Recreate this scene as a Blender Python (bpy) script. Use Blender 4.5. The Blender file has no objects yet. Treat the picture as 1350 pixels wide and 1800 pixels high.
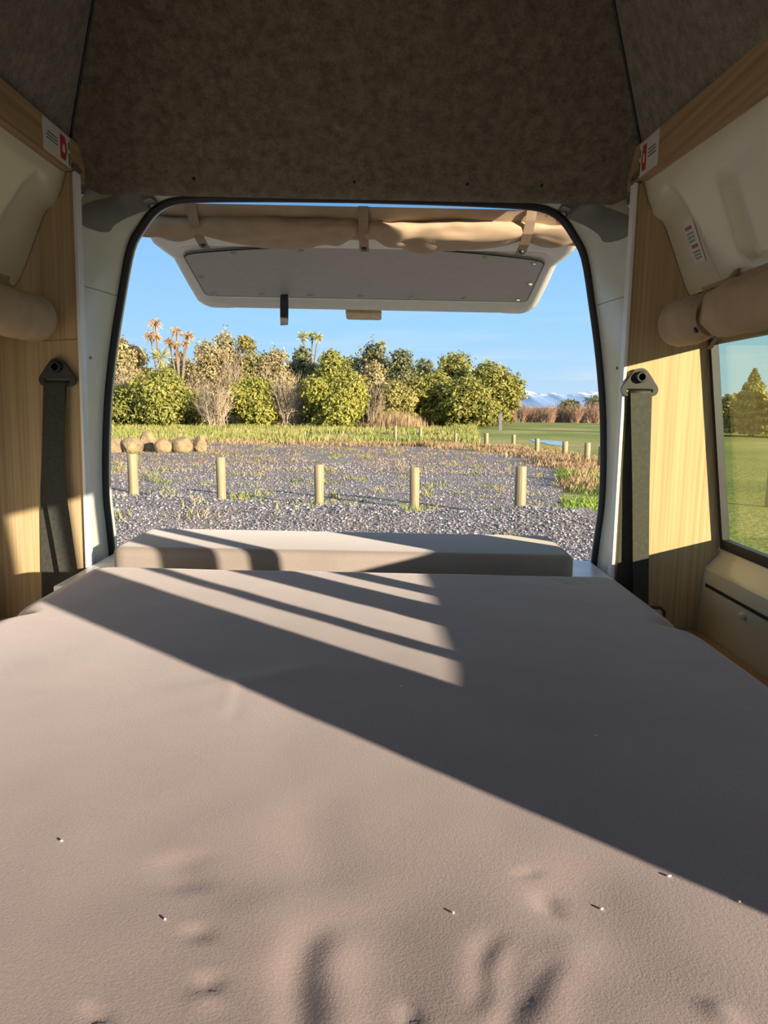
import bpy, bmesh, math, random
import numpy as np
from mathutils import Vector, Matrix

random.seed(11)
rng = np.random.default_rng(11)
SC = bpy.context.scene
COL = SC.collection

# ------------------------------------------------------------------ camera
CAM_Z = 1.62                      # eye height above the gravel
FPX = 1352.0                      # focal length in pixels of the 1350x1800 frame
PITCH = math.atan(185.0 / FPX)    # looking slightly down
ROLL = math.radians(1.1)          # the parked van leans a little to its right
cam = bpy.data.cameras.new('camera')
cam.sensor_fit = 'VERTICAL'
cam.sensor_height = 36.0
cam.lens = FPX / 1800.0 * 36.0
cam.clip_start = 0.02
cam.clip_end = 9000
camo = bpy.data.objects.new('camera', cam)
COL.objects.link(camo)
camo.location = (0, 0, CAM_Z)
camo.rotation_euler = (math.pi / 2 - PITCH, 0, 0)
SC.camera = camo

# ------------------------------------------------------------------ light
SUN_EL = math.radians(10.0)
SUN_AZ = math.radians(133.8)      # clockwise from +Y (behind the viewer, to the right)
world = bpy.data.worlds.new('world')
SC.world = world
world.use_nodes = True
wn = world.node_tree
for n in list(wn.nodes):
    wn.nodes.remove(n)
wtc = wn.nodes.new('ShaderNodeTexCoord')
wsep = wn.nodes.new('ShaderNodeSeparateXYZ')
wn.links.new(wtc.outputs['Generated'], wsep.inputs[0])
sky = wn.nodes.new('ShaderNodeValToRGB')       # clear winter sky: pale at the horizon, deeper blue with height
for e_, (p_, c_) in zip([sky.color_ramp.elements[0], sky.color_ramp.elements[1], sky.color_ramp.elements.new(.5), sky.color_ramp.elements.new(.6)],
                        [(0.0, (.52, .72, .90)), (1.0, (.10, .27, .66)), (.10, (.36, .66, .97)), (.30, (.19, .47, .93))]):
    e_.position = p_
    e_.color = (c_[0], c_[1], c_[2], 1)
wn.links.new(wsep.outputs['Z'], sky.inputs['Fac'])
# thin cirrus low over the horizon
wmap = wn.nodes.new('ShaderNodeMapping')
wmap.inputs['Scale'].default_value = (3.0, 3.0, 34.0)
wn.links.new(wtc.outputs['Generated'], wmap.inputs['Vector'])
wnoi = wn.nodes.new('ShaderNodeTexNoise')
wnoi.inputs['Scale'].default_value = 1.6
wnoi.inputs['Detail'].default_value = 4.0
wn.links.new(wmap.outputs[0], wnoi.inputs['Vector'])
wcl = wn.nodes.new('ShaderNodeValToRGB')
wcl.color_ramp.elements[0].position = .52
wcl.color_ramp.elements[1].position = .80
wcl.color_ramp.elements[1].color = (.5, .5, .5, 1)
wn.links.new(wnoi.outputs['Fac'], wcl.inputs['Fac'])
wlo = wn.nodes.new('ShaderNodeMapRange')
wlo.inputs['From Min'].default_value = .16
wlo.inputs['From Max'].default_value = .03
wn.links.new(wsep.outputs['Z'], wlo.inputs['Value'])
wml = wn.nodes.new('ShaderNodeMath')
wml.operation = 'MULTIPLY'
wn.links.new(wcl.outputs['Color'], wml.inputs[0])
wn.links.new(wlo.outputs[0], wml.inputs[1])
wmx = wn.nodes.new('ShaderNodeMix')
wmx.data_type = 'RGBA'
wn.links.new(wml.outputs[0], wmx.inputs['Factor'])
wn.links.new(sky.outputs['Color'], wmx.inputs['A'])
wmx.inputs['B'].default_value = (.80, .86, .92, 1)
bg = wn.nodes.new('ShaderNodeBackground')
bg.inputs['Strength'].default_value = 1.0
wo = wn.nodes.new('ShaderNodeOutputWorld')
wn.links.new(wmx.outputs['Result'], bg.inputs['Color'])
wn.links.new(bg.outputs[0], wo.inputs['Surface'])

sun = bpy.data.lights.new('sun', 'SUN')
sun.energy = 12.0
sun.color = (1.0, 0.845, 0.675)
sun.angle = math.radians(0.53)
suno = bpy.data.objects.new('sun', sun)
COL.objects.link(suno)
SUN_TO = Vector((math.sin(SUN_AZ) * math.cos(SUN_EL), math.cos(SUN_AZ) * math.cos(SUN_EL), math.sin(SUN_EL)))
suno.rotation_euler = (-SUN_TO).to_track_quat('-Z', 'Y').to_euler()
suno.location = (30, -30, 20)

SC.view_settings.view_transform = 'Standard'
SC.view_settings.look = 'None'
SC.view_settings.gamma = 1.0
SC.view_settings.use_curve_mapping = False
SC.view_settings.exposure = 0.08
SC.cycles.max_bounces = 16
SC.cycles.diffuse_bounces = 8
SC.cycles.transparent_max_bounces = 16
SC.cycles.use_denoising = True

# ------------------------------------------------------------------ materials
def new_mat(name):
    m = bpy.data.materials.new(name)
    m.use_nodes = True
    nt = m.node_tree
    b = nt.nodes['Principled BSDF']
    return m, nt, b

def coords(nt, scale=(1, 1, 1), kind='Object', rot=(0, 0, 0)):
    tc = nt.nodes.new('ShaderNodeTexCoord')
    mp = nt.nodes.new('ShaderNodeMapping')
    mp.inputs['Scale'].default_value = scale
    mp.inputs['Rotation'].default_value = rot
    nt.links.new(tc.outputs[kind], mp.inputs['Vector'])
    return mp.outputs['Vector']

def noise(nt, vec, scale, detail=3.0, rough=0.55):
    n = nt.nodes.new('ShaderNodeTexNoise')
    n.inputs['Scale'].default_value = scale
    n.inputs['Detail'].default_value = detail
    n.inputs['Roughness'].default_value = rough
    if vec is not None:
        nt.links.new(vec, n.inputs['Vector'])
    return n.outputs['Fac']

def ramp(nt, fac, stops):
    r = nt.nodes.new('ShaderNodeValToRGB')
    cr = r.color_ramp
    while len(cr.elements) < len(stops):
        cr.elements.new(0.5)
    for e, (p, c) in zip(cr.elements, stops):
        e.position = p
        e.color = (c[0], c[1], c[2], 1)
    nt.links.new(fac, r.inputs['Fac'])
    return r.outputs['Color']

def bump(nt, b, height, strength, dist=0.01):
    bp = nt.nodes.new('ShaderNodeBump')
    bp.inputs['Strength'].default_value = strength
    bp.inputs['Distance'].default_value = dist
    nt.links.new(height, bp.inputs['Height'])
    nt.links.new(bp.outputs['Normal'], b.inputs['Normal'])

def plain(name, col, rough=0.5, metal=0.0, var=0.12, scale=30, bmp=0.0, bscale=200, bdist=0.002, spec=0.5, sheen=0.0, coat=0.0):
    m, nt, b = new_mat(name)
    v = coords(nt)
    f = noise(nt, v, scale)
    lo = [c * (1 - var) for c in col]
    hi = [min(1, c * (1 + var)) for c in col]
    nt.links.new(ramp(nt, f, [(0.3, lo), (0.7, hi)]), b.inputs['Base Color'])
    b.inputs['Roughness'].default_value = rough
    b.inputs['Metallic'].default_value = metal
    b.inputs['Specular IOR Level'].default_value = spec
    if sheen:
        b.inputs['Sheen Weight'].default_value = sheen
        b.inputs['Sheen Roughness'].default_value = 0.4
        b.inputs['Sheen Tint'].default_value = (min(1, col[0] * 1.6), min(1, col[1] * 1.6), min(1, col[2] * 1.6), 1)
    if coat:
        b.inputs['Coat Weight'].default_value = coat
        b.inputs['Coat Roughness'].default_value = 0.1
    if bmp:
        bump(nt, b, noise(nt, v, bscale, 2), bmp, bdist)
    return m

def felt(name, col):
    m, nt, b = new_mat(name)
    v = coords(nt)
    f = noise(nt, v, 42, 6, 0.7)
    c1 = ramp(nt, f, [(0.32, [c * 0.66 for c in col]), (0.68, [c * 1.36 for c in col])])
    f2 = noise(nt, v, 260, 3, 0.7)
    c2 = ramp(nt, f2, [(0.30, (0.62, 0.62, 0.62)), (0.70, (1.0, 1.0, 1.0))])
    mx = nt.nodes.new('ShaderNodeMix')
    mx.data_type = 'RGBA'
    mx.blend_type = 'MULTIPLY'
    mx.inputs['Factor'].default_value = 1.0
    nt.links.new(c1, mx.inputs['A'])
    nt.links.new(c2, mx.inputs['B'])
    nt.links.new(mx.outputs['Result'], b.inputs['Base Color'])
    b.inputs['Roughness'].default_value = 1.0
    b.inputs['Specular IOR Level'].default_value = 0.1
    b.inputs['Sheen Weight'].default_value = 0.15
    bump(nt, b, f2, 0.5, 0.002)
    return m

def wood(name, axis, dark, light, bands=1.0):
    """light oak laminate, the grain running along axis"""
    m, nt, b = new_mat(name)
    sc = {'x': (1.6, 130, 130), 'y': (130, 1.6, 130), 'z': (130, 130, 1.6)}[axis]
    v = coords(nt, tuple(s * bands for s in sc))
    f = noise(nt, v, 1.0, 5, 0.6)
    sc2 = {'x': (0.5, 16, 16), 'y': (16, 0.5, 16), 'z': (16, 16, 0.5)}[axis]
    f2 = noise(nt, coords(nt, sc2), 1.0, 3, 0.6)
    add = nt.nodes.new('ShaderNodeMath')
    add.operation = 'MULTIPLY_ADD'
    add.inputs[1].default_value = 0.80
    nt.links.new(f, add.inputs[0])
    m2 = nt.nodes.new('ShaderNodeMath')
    m2.operation = 'MULTIPLY'
    m2.inputs[1].default_value = 0.20
    nt.links.new(f2, m2.inputs[0])
    nt.links.new(m2.outputs[0], add.inputs[2])
    mid = [(a + c) / 2 for a, c in zip(dark, light)]
    nt.links.new(ramp(nt, add.outputs[0], [(0.36, dark), (0.50, mid), (0.64, light)]), b.inputs['Base Color'])
    b.inputs['Roughness'].default_value = 0.55
    b.inputs['Specular IOR Level'].default_value = 0.3
    bump(nt, b, f, 0.08, 0.001)
    return m

def glass_mat(name, tint, refl=0.08):
    """tinted pane: straight-through tint plus a fresnel mirror coat"""
    m = bpy.data.materials.new(name)
    m.use_nodes = True
    nt = m.node_tree
    for n in list(nt.nodes):
        nt.nodes.remove(n)
    out = nt.nodes.new('ShaderNodeOutputMaterial')
    mix = nt.nodes.new('ShaderNodeMixShader')
    tr = nt.nodes.new('ShaderNodeBsdfTransparent')
    f = noise(nt, coords(nt), 3.0)
    nt.links.new(ramp(nt, f, [(0.2, [c * 0.97 for c in tint]), (0.8, tint)]), tr.inputs['Color'])
    gl = nt.nodes.new('ShaderNodeBsdfGlossy')
    gl.inputs['Roughness'].default_value = 0.02
    lw = nt.nodes.new('ShaderNodeLayerWeight')
    lw.inputs['Blend'].default_value = 0.5
    pw = nt.nodes.new('ShaderNodeMath')
    pw.operation = 'POWER'
    pw.inputs[1].default_value = 4.0
    nt.links.new(lw.outputs['Facing'], pw.inputs[0])
    ad = nt.nodes.new('ShaderNodeMath')
    ad.operation = 'MULTIPLY_ADD'
    ad.inputs[1].default_value = 0.5
    ad.inputs[2].default_value = 0.03
    nt.links.new(pw.outputs[0], ad.inputs[0])
    nt.links.new(ad.outputs[0], mix.inputs[0])
    nt.links.new(tr.outputs[0], mix.inputs[1])
    nt.links.new(gl.outputs[0], mix.inputs[2])
    nt.links.new(mix.outputs[0], out.inputs['Surface'])
    return m

def island_mat(name, stops, rough=0.9, noise_scale=0.0, trans=0.0):
    """colour varies from one loose piece (leaf, blade, stone) to the next"""
    m, nt, b = new_mat(name)
    g = nt.nodes.new('ShaderNodeNewGeometry')
    fac = g.outputs['Random Per Island']
    if noise_scale:
        f = noise(nt, coords(nt), noise_scale, 2)
        mm = nt.nodes.new('ShaderNodeMath')
        mm.operation = 'MULTIPLY_ADD'
        mm.inputs[1].default_value = 0.45
        nt.links.new(fac, mm.inputs[0])
        m3 = nt.nodes.new('ShaderNodeMath')
        m3.operation = 'MULTIPLY_ADD'
        m3.inputs[1].default_value = 1.3
        m3.inputs[2].default_value = -0.38
        nt.links.new(f, m3.inputs[0])
        nt.links.new(m3.outputs[0], mm.inputs[2])
        fac = mm.outputs[0]
    col = ramp(nt, fac, stops)
    nt.links.new(col, b.inputs['Base Color'])
    b.inputs['Roughness'].default_value = rough
    b.inputs['Specular IOR Level'].default_value = 0.2
    if trans:
        out = nt.nodes['Material Output']
        mix = nt.nodes.new('ShaderNodeMixShader')
        mix.inputs[0].default_value = trans
        tl = nt.nodes.new('ShaderNodeBsdfTranslucent')
        nt.links.new(col, tl.inputs['Color'])
        nt.links.new(b.outputs[0], mix.inputs[1])
        nt.links.new(tl.outputs[0], mix.inputs[2])
        nt.links.new(mix.outputs[0], out.inputs['Surface'])
    return m

def bed_mat(name, col):
    m, nt, b = new_mat(name)
    v = coords(nt)
    f = noise(nt, v, 6, 4, 0.6)
    c1 = ramp(nt, f, [(0.3, [c * 0.92 for c in col]), (0.7, [c * 1.06 for c in col])])
    f2 = noise(nt, v, 560, 3, 0.7)
    c2 = ramp(nt, f2, [(0.30, (0.80, 0.79, 0.80)), (0.70, (1, 1, 1))])
    mx = nt.nodes.new('ShaderNodeMix')
    mx.data_type = 'RGBA'
    mx.blend_type = 'MULTIPLY'
    mx.inputs['Factor'].default_value = 1.0
    nt.links.new(c1, mx.inputs['A'])
    nt.links.new(c2, mx.inputs['B'])
    nt.links.new(mx.outputs['Result'], b.inputs['Base Color'])
    b.inputs['Roughness'].default_value = 0.95
    b.inputs['Specular IOR Level'].default_value = 0.15
    b.inputs['Sheen Weight'].default_value = 0.4
    b.inputs['Sheen Roughness'].default_value = 0.45
    b.inputs['Sheen Tint'].default_value = (0.95, 0.90, 0.90, 1)
    bump(nt, b, f2, 0.28, 0.0010)
    return m

M = {}
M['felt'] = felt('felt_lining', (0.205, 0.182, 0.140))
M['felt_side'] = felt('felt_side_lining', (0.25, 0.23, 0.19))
M['white'] = plain('cream_painted_steel', (0.65, 0.63, 0.51), 0.28, var=0.05, scale=5, coat=0.3)
M['surround'] = plain('off_white_painted_steel', (0.62, 0.61, 0.515), 0.32, var=0.06, scale=8, coat=0.2)
M['body'] = plain('cream_tailgate_paint', (0.70, 0.70, 0.59), 0.25, var=0.03, coat=0.5)
M['grey_patch'] = plain('dark_grey_vinyl_pad', (0.20, 0.20, 0.175), 0.7, var=0.08, bmp=0.2, bscale=500)
M['wood_v'] = wood('oak_laminate_upright', 'z', (0.375, 0.27, 0.148), (0.52, 0.40, 0.235))
M['wood_h'] = wood('oak_laminate_rail', 'y', (0.32, 0.215, 0.115), (0.46, 0.33, 0.185))
M['wood_board'] = wood('plywood_bed_board', 'y', (0.36, 0.21, 0.10), (0.50, 0.32, 0.17))
M['edge_white'] = plain('white_edge_banding', (0.80, 0.80, 0.80), 0.35, var=0.03)
M['platform'] = plain('white_laminate_board', (0.78, 0.78, 0.80), 0.3, var=0.03)
M['rubber'] = plain('black_rubber', (0.012, 0.013, 0.018), 0.45, var=0.3)
M['glass'] = glass_mat('tinted_window_glass', (0.93, 0.955, 0.83))
M['glass_side'] = glass_mat('side_window_glass', (0.975, 0.98, 0.965))
M['glass_clear'] = glass_mat('tailgate_glass', (0.82, 0.90, 0.94))
M['bed'] = bed_mat('brown_fleece_cover', (0.385, 0.305, 0.275))
M['cushion'] = bed_mat('taupe_cushion_cover', (0.33, 0.285, 0.25))
M['curtain'] = plain('tan_curtain_cloth', (0.42, 0.31, 0.20), 0.9, var=0.10, scale=14, bmp=0.3, bscale=700, bdist=0.0008, sheen=0.2)
M['strap'] = plain('tan_strap_cloth', (0.34, 0.25, 0.155), 0.9, var=0.10, bmp=0.3, bscale=700, bdist=0.0008)
M['plastic'] = plain('black_plastic', (0.022, 0.022, 0.024), 0.42, var=0.2)
M['webbing'] = plain('black_belt_webbing', (0.035, 0.036, 0.030), 0.75, var=0.25, scale=120, bmp=0.5, bscale=900, bdist=0.0008)
M['steel'] = plain('zinc_steel', (0.42, 0.40, 0.38), 0.35, metal=0.9, var=0.2)
M['latch'] = plain('yellow_zinc_latch', (0.62, 0.48, 0.26), 0.4, metal=0.5, var=0.2)
M['sticker'] = plain('white_sticker', (0.66, 0.66, 0.62), 0.5, var=0.03)
M['red'] = plain('red_print', (0.50, 0.035, 0.03), 0.5, var=0.08)
M['green'] = plain('green_print', (0.02, 0.20, 0.07), 0.5, var=0.08)
M['ink'] = plain('dark_print', (0.06, 0.06, 0.06), 0.6, var=0.1)
M['red_ink'] = plain('faded_red_print', (0.42, 0.12, 0.10), 0.6, var=0.1)
M['grey_ink'] = plain('faded_grey_print', (0.30, 0.29, 0.27), 0.6, var=0.1)
M['card'] = plain('grey_tailgate_card', (0.40, 0.385, 0.335), 0.5, var=0.05, scale=40, bmp=0.15, bscale=600, bdist=0.0006)
M['floor_vinyl'] = plain('grey_floor_vinyl', (0.30, 0.28, 0.25), 0.6, var=0.1)
M['maroon'] = plain('maroon_edging', (0.10, 0.02, 0.02), 0.5, var=0.2)
M['crumb'] = plain('pale_crumb', (0.80, 0.74, 0.62), 0.8, var=0.1)
M['post'] = wood('weathered_pine_post', 'z', (0.19, 0.145, 0.075), (0.36, 0.29, 0.16), 0.5)
M['rock'] = plain('ochre_boulder', (0.27, 0.195, 0.10), 0.95, var=0.35, scale=3.5, bmp=0.8, bscale=9, bdist=0.05)
M['bark'] = plain('grey_brown_bark', (0.20, 0.15, 0.10), 0.95, var=0.3, scale=4)
M['twig'] = island_mat('pale_bare_twigs', [(0.0, (0.30, 0.22, 0.13)), (1.0, (0.52, 0.42, 0.28))])
M['belt_twig'] = island_mat('red_brown_bare_twigs', [(0.0, (0.23, 0.13, 0.08)), (1.0, (0.40, 0.255, 0.165))])
def leaf(name, a, b_, c):
    a, b_, c = [tuple(k * .88 for k in q) for q in (a, b_, c)]
    return island_mat(name, [(0.0, a), (0.5, b_), (1.0, c)], 0.75, 0.9, 0.18)
M['leaf_olive'] = leaf('olive_leaves', (0.16, 0.15, 0.045), (0.34, 0.30, 0.09), (0.50, 0.42, 0.15))
M['leaf_green'] = leaf('green_leaves', (0.12, 0.14, 0.03), (0.30, 0.30, 0.065), (0.46, 0.42, 0.12))
M['leaf_bright'] = leaf('bright_green_leaves', (0.17, 0.18, 0.035), (0.37, 0.36, 0.07), (0.52, 0.47, 0.12))
M['leaf_tan'] = leaf('tan_olive_leaves', (0.22, 0.175, 0.075), (0.42, 0.34, 0.15), (0.58, 0.48, 0.24))
M['leaf_dark'] = leaf('dark_grey_green_leaves', (0.08, 0.10, 0.045), (0.20, 0.21, 0.09), (0.36, 0.33, 0.14))
M['leaf_pine'] = leaf('pine_needles', (0.13, 0.14, 0.03), (0.29, 0.28, 0.065), (0.44, 0.39, 0.11))
M['cab_dead'] = island_mat('brown_dead_fronds', [(0.0, (0.34, 0.20, 0.09)), (1.0, (0.56, 0.38, 0.17))])
M['cab_live'] = island_mat('yellow_green_fronds', [(0.0, (0.22, 0.22, 0.05)), (1.0, (0.48, 0.44, 0.14))])
M['grass_mix'] = island_mat('mixed_grass_blades', [(0.0, (0.11, 0.17, 0.03)), (0.45, (0.25, 0.28, 0.065)), (0.72, (0.38, 0.30, 0.125)), (1.0, (0.50, 0.38, 0.19))], 0.9, 0.35, 0.15)
M['grass_green'] = island_mat('green_grass_blades', [(0.0, (0.10, 0.19, 0.03)), (0.6, (0.24, 0.34, 0.06)), (1.0, (0.42, 0.42, 0.12))], 0.9, 0.6, 0.15)
M['grass_dry'] = island_mat('dry_grass_blades', [(0.0, (0.24, 0.14, 0.075)), (0.5, (0.38, 0.26, 0.135)), (1.0, (0.50, 0.38, 0.21))], 0.9, 0.5, 0.15)
M['stone'] = island_mat('grey_gravel_stones', [(0.0, (0.09, 0.088, 0.095)), (0.55, (0.23, 0.215, 0.215)), (0.88, (0.36, 0.335, 0.31)), (1.0, (0.58, 0.54, 0.48))], 0.85)
M['signpost'] = plain('grey_sign_board', (0.13, 0.13, 0.15), 0.7, var=0.1)

def ground_mat():
    m, nt, b = new_mat('grey_gravel_ground')
    v = coords(nt)
    f = noise(nt, v, 0.35, 4, 0.6)
    f2 = noise(nt, v, 45, 3, 0.7)
    vo = nt.nodes.new('ShaderNodeTexVoronoi')
    vo.inputs['Scale'].default_value = 28
    nt.links.new(v, vo.inputs['Vector'])
    base = ramp(nt, f, [(0.35, (0.165, 0.15, 0.155)), (0.65, (0.25, 0.225, 0.21))])
    sp = ramp(nt, vo.outputs['Color'], [(0.1, (0.50, 0.50, 0.52)), (0.7, (1.0, 1.0, 1.0)), (0.95, (1.9, 1.85, 1.75))])
    mx = nt.nodes.new('ShaderNodeMix')
    mx.data_type = 'RGBA'
    mx.blend_type = 'MULTIPLY'
    mx.inputs['Factor'].default_value = 1.0
    nt.links.new(base, mx.inputs['A'])
    nt.links.new(sp, mx.inputs['B'])
    # thin weeds creeping over the gravel
    f3 = noise(nt, v, 0.9, 5, 0.7)
    wk = ramp(nt, f3, [(0.44, (0, 0, 0)), (0.66, (0.75, 0.75, 0.75))])
    mw = nt.nodes.new('ShaderNodeMix')
    mw.data_type = 'RGBA'
    nt.links.new(wk, mw.inputs['Factor'])
    nt.links.new(mx.outputs['Result'], mw.inputs['A'])
    mw.inputs['B'].default_value = (0.20, 0.145, 0.10, 1)
    nt.links.new(mw.outputs['Result'], b.inputs['Base Color'])
    b.inputs['Roughness'].default_value = 0.95
    bump(nt, b, vo.outputs['Distance'], 1.0, 0.02)
    return m

def field_mat():
    m, nt, b = new_mat('mown_grass_field')
    v = coords(nt)
    f = noise(nt, v, 0.10, 5, 0.6)
    f2 = noise(nt, v, 6.0, 4, 0.7)
    c1 = ramp(nt, f, [(0.34, (0.14, 0.19, 0.05)), (0.52, (0.24, 0.27, 0.08)), (0.66, (0.38, 0.33, 0.14))])
    c2 = ramp(nt, f2, [(0.3, (0.72, 0.75, 0.7)), (0.7, (1.15, 1.1, 1.05))])
    mx = nt.nodes.new('ShaderNodeMix')
    mx.data_type = 'RGBA'
    mx.blend_type = 'MULTIPLY'
    mx.inputs['Factor'].default_value = 1.0
    nt.links.new(c1, mx.inputs['A'])
    nt.links.new(c2, mx.inputs['B'])
    nt.links.new(mx.outputs['Result'], b.inputs['Base Color'])
    b.inputs['Roughness'].default_value = 1.0
    b.inputs['Specular IOR Level'].default_value = 0.1
    bump(nt, b, f2, 0.8, 0.08)
    return m

def mountain_mat():
    m, nt, b = new_mat('snow_over_haze_blue')
    tc = nt.nodes.new('ShaderNodeNewGeometry')
    sep = nt.nodes.new('ShaderNodeSeparateXYZ')
    nt.links.new(tc.outputs['Position'], sep.inputs[0])
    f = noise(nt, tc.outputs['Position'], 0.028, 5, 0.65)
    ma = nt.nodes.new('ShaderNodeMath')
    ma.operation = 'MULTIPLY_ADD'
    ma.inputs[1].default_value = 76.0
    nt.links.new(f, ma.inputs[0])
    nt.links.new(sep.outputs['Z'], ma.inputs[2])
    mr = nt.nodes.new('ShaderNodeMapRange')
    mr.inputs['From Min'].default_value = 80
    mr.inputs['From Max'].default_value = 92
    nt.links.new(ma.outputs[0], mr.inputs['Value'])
    nt.links.new(ramp(nt, mr.outputs[0], [(0.0, (0.20, 0.32, 0.48)), (1.0, (0.85, 0.82, 0.80))]), b.inputs['Base Color'])  # blue below the snow is distance haze painted into the rock colour
    b.inputs['Roughness'].default_value = 0.9
    return m

M['ground'] = ground_mat()
M['field'] = field_mat()
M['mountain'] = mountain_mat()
M['water'] = plain('still_water', (0.05, 0.06, 0.05), 0.04, var=0.2, spec=1.0)

# ------------------------------------------------------------------ mesh helpers
ORG = {}
VAN = []
CX = -0.07                        # the van's centre line, a little left of the viewer

def arr(v):
    return np.asarray(v, dtype=np.float64).reshape(-1, 3)

def make_mesh(name, v, f, mat, smooth=False):
    me = bpy.data.meshes.new(name)
    v = np.asarray(v, dtype=np.float32)
    if isinstance(f, np.ndarray):
        nf, k = f.shape
        me.vertices.add(len(v))
        me.vertices.foreach_set('co', v.ravel())
        me.loops.add(nf * k)
        me.loops.foreach_set('vertex_index', f.astype(np.int32).ravel())
        me.polygons.add(nf)
        me.polygons.foreach_set('loop_start', np.arange(0, nf * k, k, dtype=np.int32))
        me.polygons.foreach_set('loop_total', np.full(nf, k, dtype=np.int32))
        me.update(calc_edges=True)
    else:
        me.from_pydata([tuple(float(c) for c in p) for p in v], [], [tuple(int(i) for i in q) for q in f])
    me.validate()
    if smooth:
        me.polygons.foreach_set('use_smooth', [True] * len(me.polygons))
    me.materials.append(M[mat] if isinstance(mat, str) else mat)
    return me

def tag(o, label=None, cat=None, group=None, kind=None):
    if label:
        o['label'] = label
    if cat:
        o['category'] = cat
    if group:
        o['group'] = group
    if kind:
        o['kind'] = kind
    return o

def put(name, vf, mat, parent=None, van=False, smooth=False, sharp=None):
    v, f = vf
    v = arr(v)
    lo, hi = v.min(0), v.max(0)
    org = (lo + hi) / 2
    if parent is None:
        org[2] = lo[2]
    me = make_mesh(name, v - org, f, mat, smooth)
    o = bpy.data.objects.new(name, me)
    COL.objects.link(o)
    if sharp is not None and smooth:
        try:
            me.set_sharp_from_angle(angle=math.radians(sharp))
        except Exception:
            pass
    ORG[o.name] = org
    if parent is not None:
        o.parent = parent
        o.location = Vector(org - ORG[parent.name])
    else:
        o.location = Vector(org)
        if van:
            VAN.append(o)
    return o

def root(name, loc, van=False, **kw):
    o = bpy.data.objects.new(name, None)
    o.empty_display_size = 0.1
    COL.objects.link(o)
    o.location = loc
    ORG[o.name] = np.array(loc, dtype=float)
    if van:
        VAN.append(o)
    tag(o, **kw)
    return o

def bm_vf(bm):
    bm.verts.ensure_lookup_table()
    bm.verts.index_update()
    v = [tuple(p.co) for p in bm.verts]
    f = [[p.index for p in q.verts] for q in bm.faces]
    bm.free()
    return v, f

def box(x0, x1, y0, y1, z0, z1, bev=0.0, seg=2):
    bm = bmesh.new()
    bmesh.ops.create_cube(bm, size=1.0)
    for p in bm.verts:
        p.co = Vector(((x0 + x1) / 2 + p.co.x * (x1 - x0), (y0 + y1) / 2 + p.co.y * (y1 - y0), (z0 + z1) / 2 + p.co.z * (z1 - z0)))
    if bev:
        bmesh.ops.bevel(bm, geom=list(bm.edges), offset=bev, segments=seg, profile=0.5, affect='EDGES')
    return bm_vf(bm)

def join(*parts):
    V, F = [], []
    for v, f in parts:
        o = len(V)
        V += [tuple(p) for p in v]
        F += [[i + o for i in q] for q in f]
    return V, F

def tube(path, r, n=10, closed=False, flat=None):
    """round pipe along a list of points; r a number or one per point"""
    P = [Vector(p) for p in path]
    R = [r] * len(P) if not hasattr(r, '__len__') else list(r)
    V, F = [], []
    up0 = None
    for i, p in enumerate(P):
        a = P[i - 1] if (i > 0 or closed) else p
        b = P[(i + 1) % len(P)] if (i < len(P) - 1 or closed) else p
        t = (b - a).normalized()
        if up0 is None:
            up0 = Vector((0, 0, 1)) if abs(t.z) < 0.9 else Vector((1, 0, 0))
        s = t.cross(up0).normalized()
        u = s.cross(t).normalized()
        up0 = u
        for k in range(n):
            w = 2 * math.pi * k / n
            V.append(p + (s * math.cos(w) + u * math.sin(w)) * R[i])
    m = len(P)
    for i in range(m if closed else m - 1):
        j = (i + 1) % m
        for k in range(n):
            l = (k + 1) % n
            F.append([i * n + k, i * n + l, j * n + l, j * n + k])
    if not closed:
        F.append([k for k in range(n)][::-1])
        F.append([(m - 1) * n + k for k in range(n)])
    return [tuple(p) for p in V], F

def prism(poly, fn, t0, t1):
    """polygon (a, b) pushed along a third direction: fn(a, b, t) -> point"""
    n = len(poly)
    V = [fn(a, b, t0) for a, b in poly] + [fn(a, b, t1) for a, b in poly]
    F = [list(range(n))[::-1], list(range(n, 2 * n))]
    for i in range(n):
        j = (i + 1) % n
        F.append([i, j, n + j, n + i])
    return V, F

def grid_faces(nr, nc, mask=None):
    i, j = np.meshgrid(np.arange(nr - 1), np.arange(nc - 1), indexing='ij')
    a = i * nc + j
    f = np.stack([a, a + 1, a + nc + 1, a + nc], -1).reshape(-1, 4)
    if mask is not None:
        f = f[mask.reshape(-1)]
    return f

def ribbon(path, widths, thick, side, back):
    """flat strap: path of points, half widths along 'side', thickness along 'back'"""
    s, b = Vector(side), Vector(back)
    V, F = [], []
    for p, w in zip(path, widths):
        p = Vector(p)
        for a, c in ((-1, 0), (1, 0), (1, 1), (-1, 1)):
            V.append(tuple(p + s * (a * w / 2) + b * (c * thick)))
    n = len(path)
    for i in range(n - 1):
        for k in range(4):
            l = (k + 1) % 4
            F.append([i * 4 + k, i * 4 + l, (i + 1) * 4 + l, (i + 1) * 4 + k])
    F.append([3, 2, 1, 0])
    F.append([(n - 1) * 4 + k for k in range(4)])
    return V, F

def smooth1(x):
    x = np.clip(x, 0, 1)
    return x * x * (3 - 2 * x)

def vnoise2(x, y, seed=0):
    """smooth value noise, 0..1"""
    r = np.random.default_rng(seed).random((64, 64))
    xi, yi = np.floor(x).astype(int), np.floor(y).astype(int)
    fx, fy = smooth1(x - xi), smooth1(y - yi)
    g = lambda a, b: r[a % 64, b % 64]
    return (g(xi, yi) * (1 - fx) + g(xi + 1, yi) * fx) * (1 - fy) + (g(xi, yi + 1) * (1 - fx) + g(xi + 1, yi + 1) * fx) * fy

def fbm(x, y, seed=0, o=4):
    s, a, t = 0, 1.0, 0
    for k in range(o):
        s = s + a * vnoise2(x * 2 ** k, y * 2 ** k, seed + k)
        t += a
        a *= 0.5
    return s / t

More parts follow.
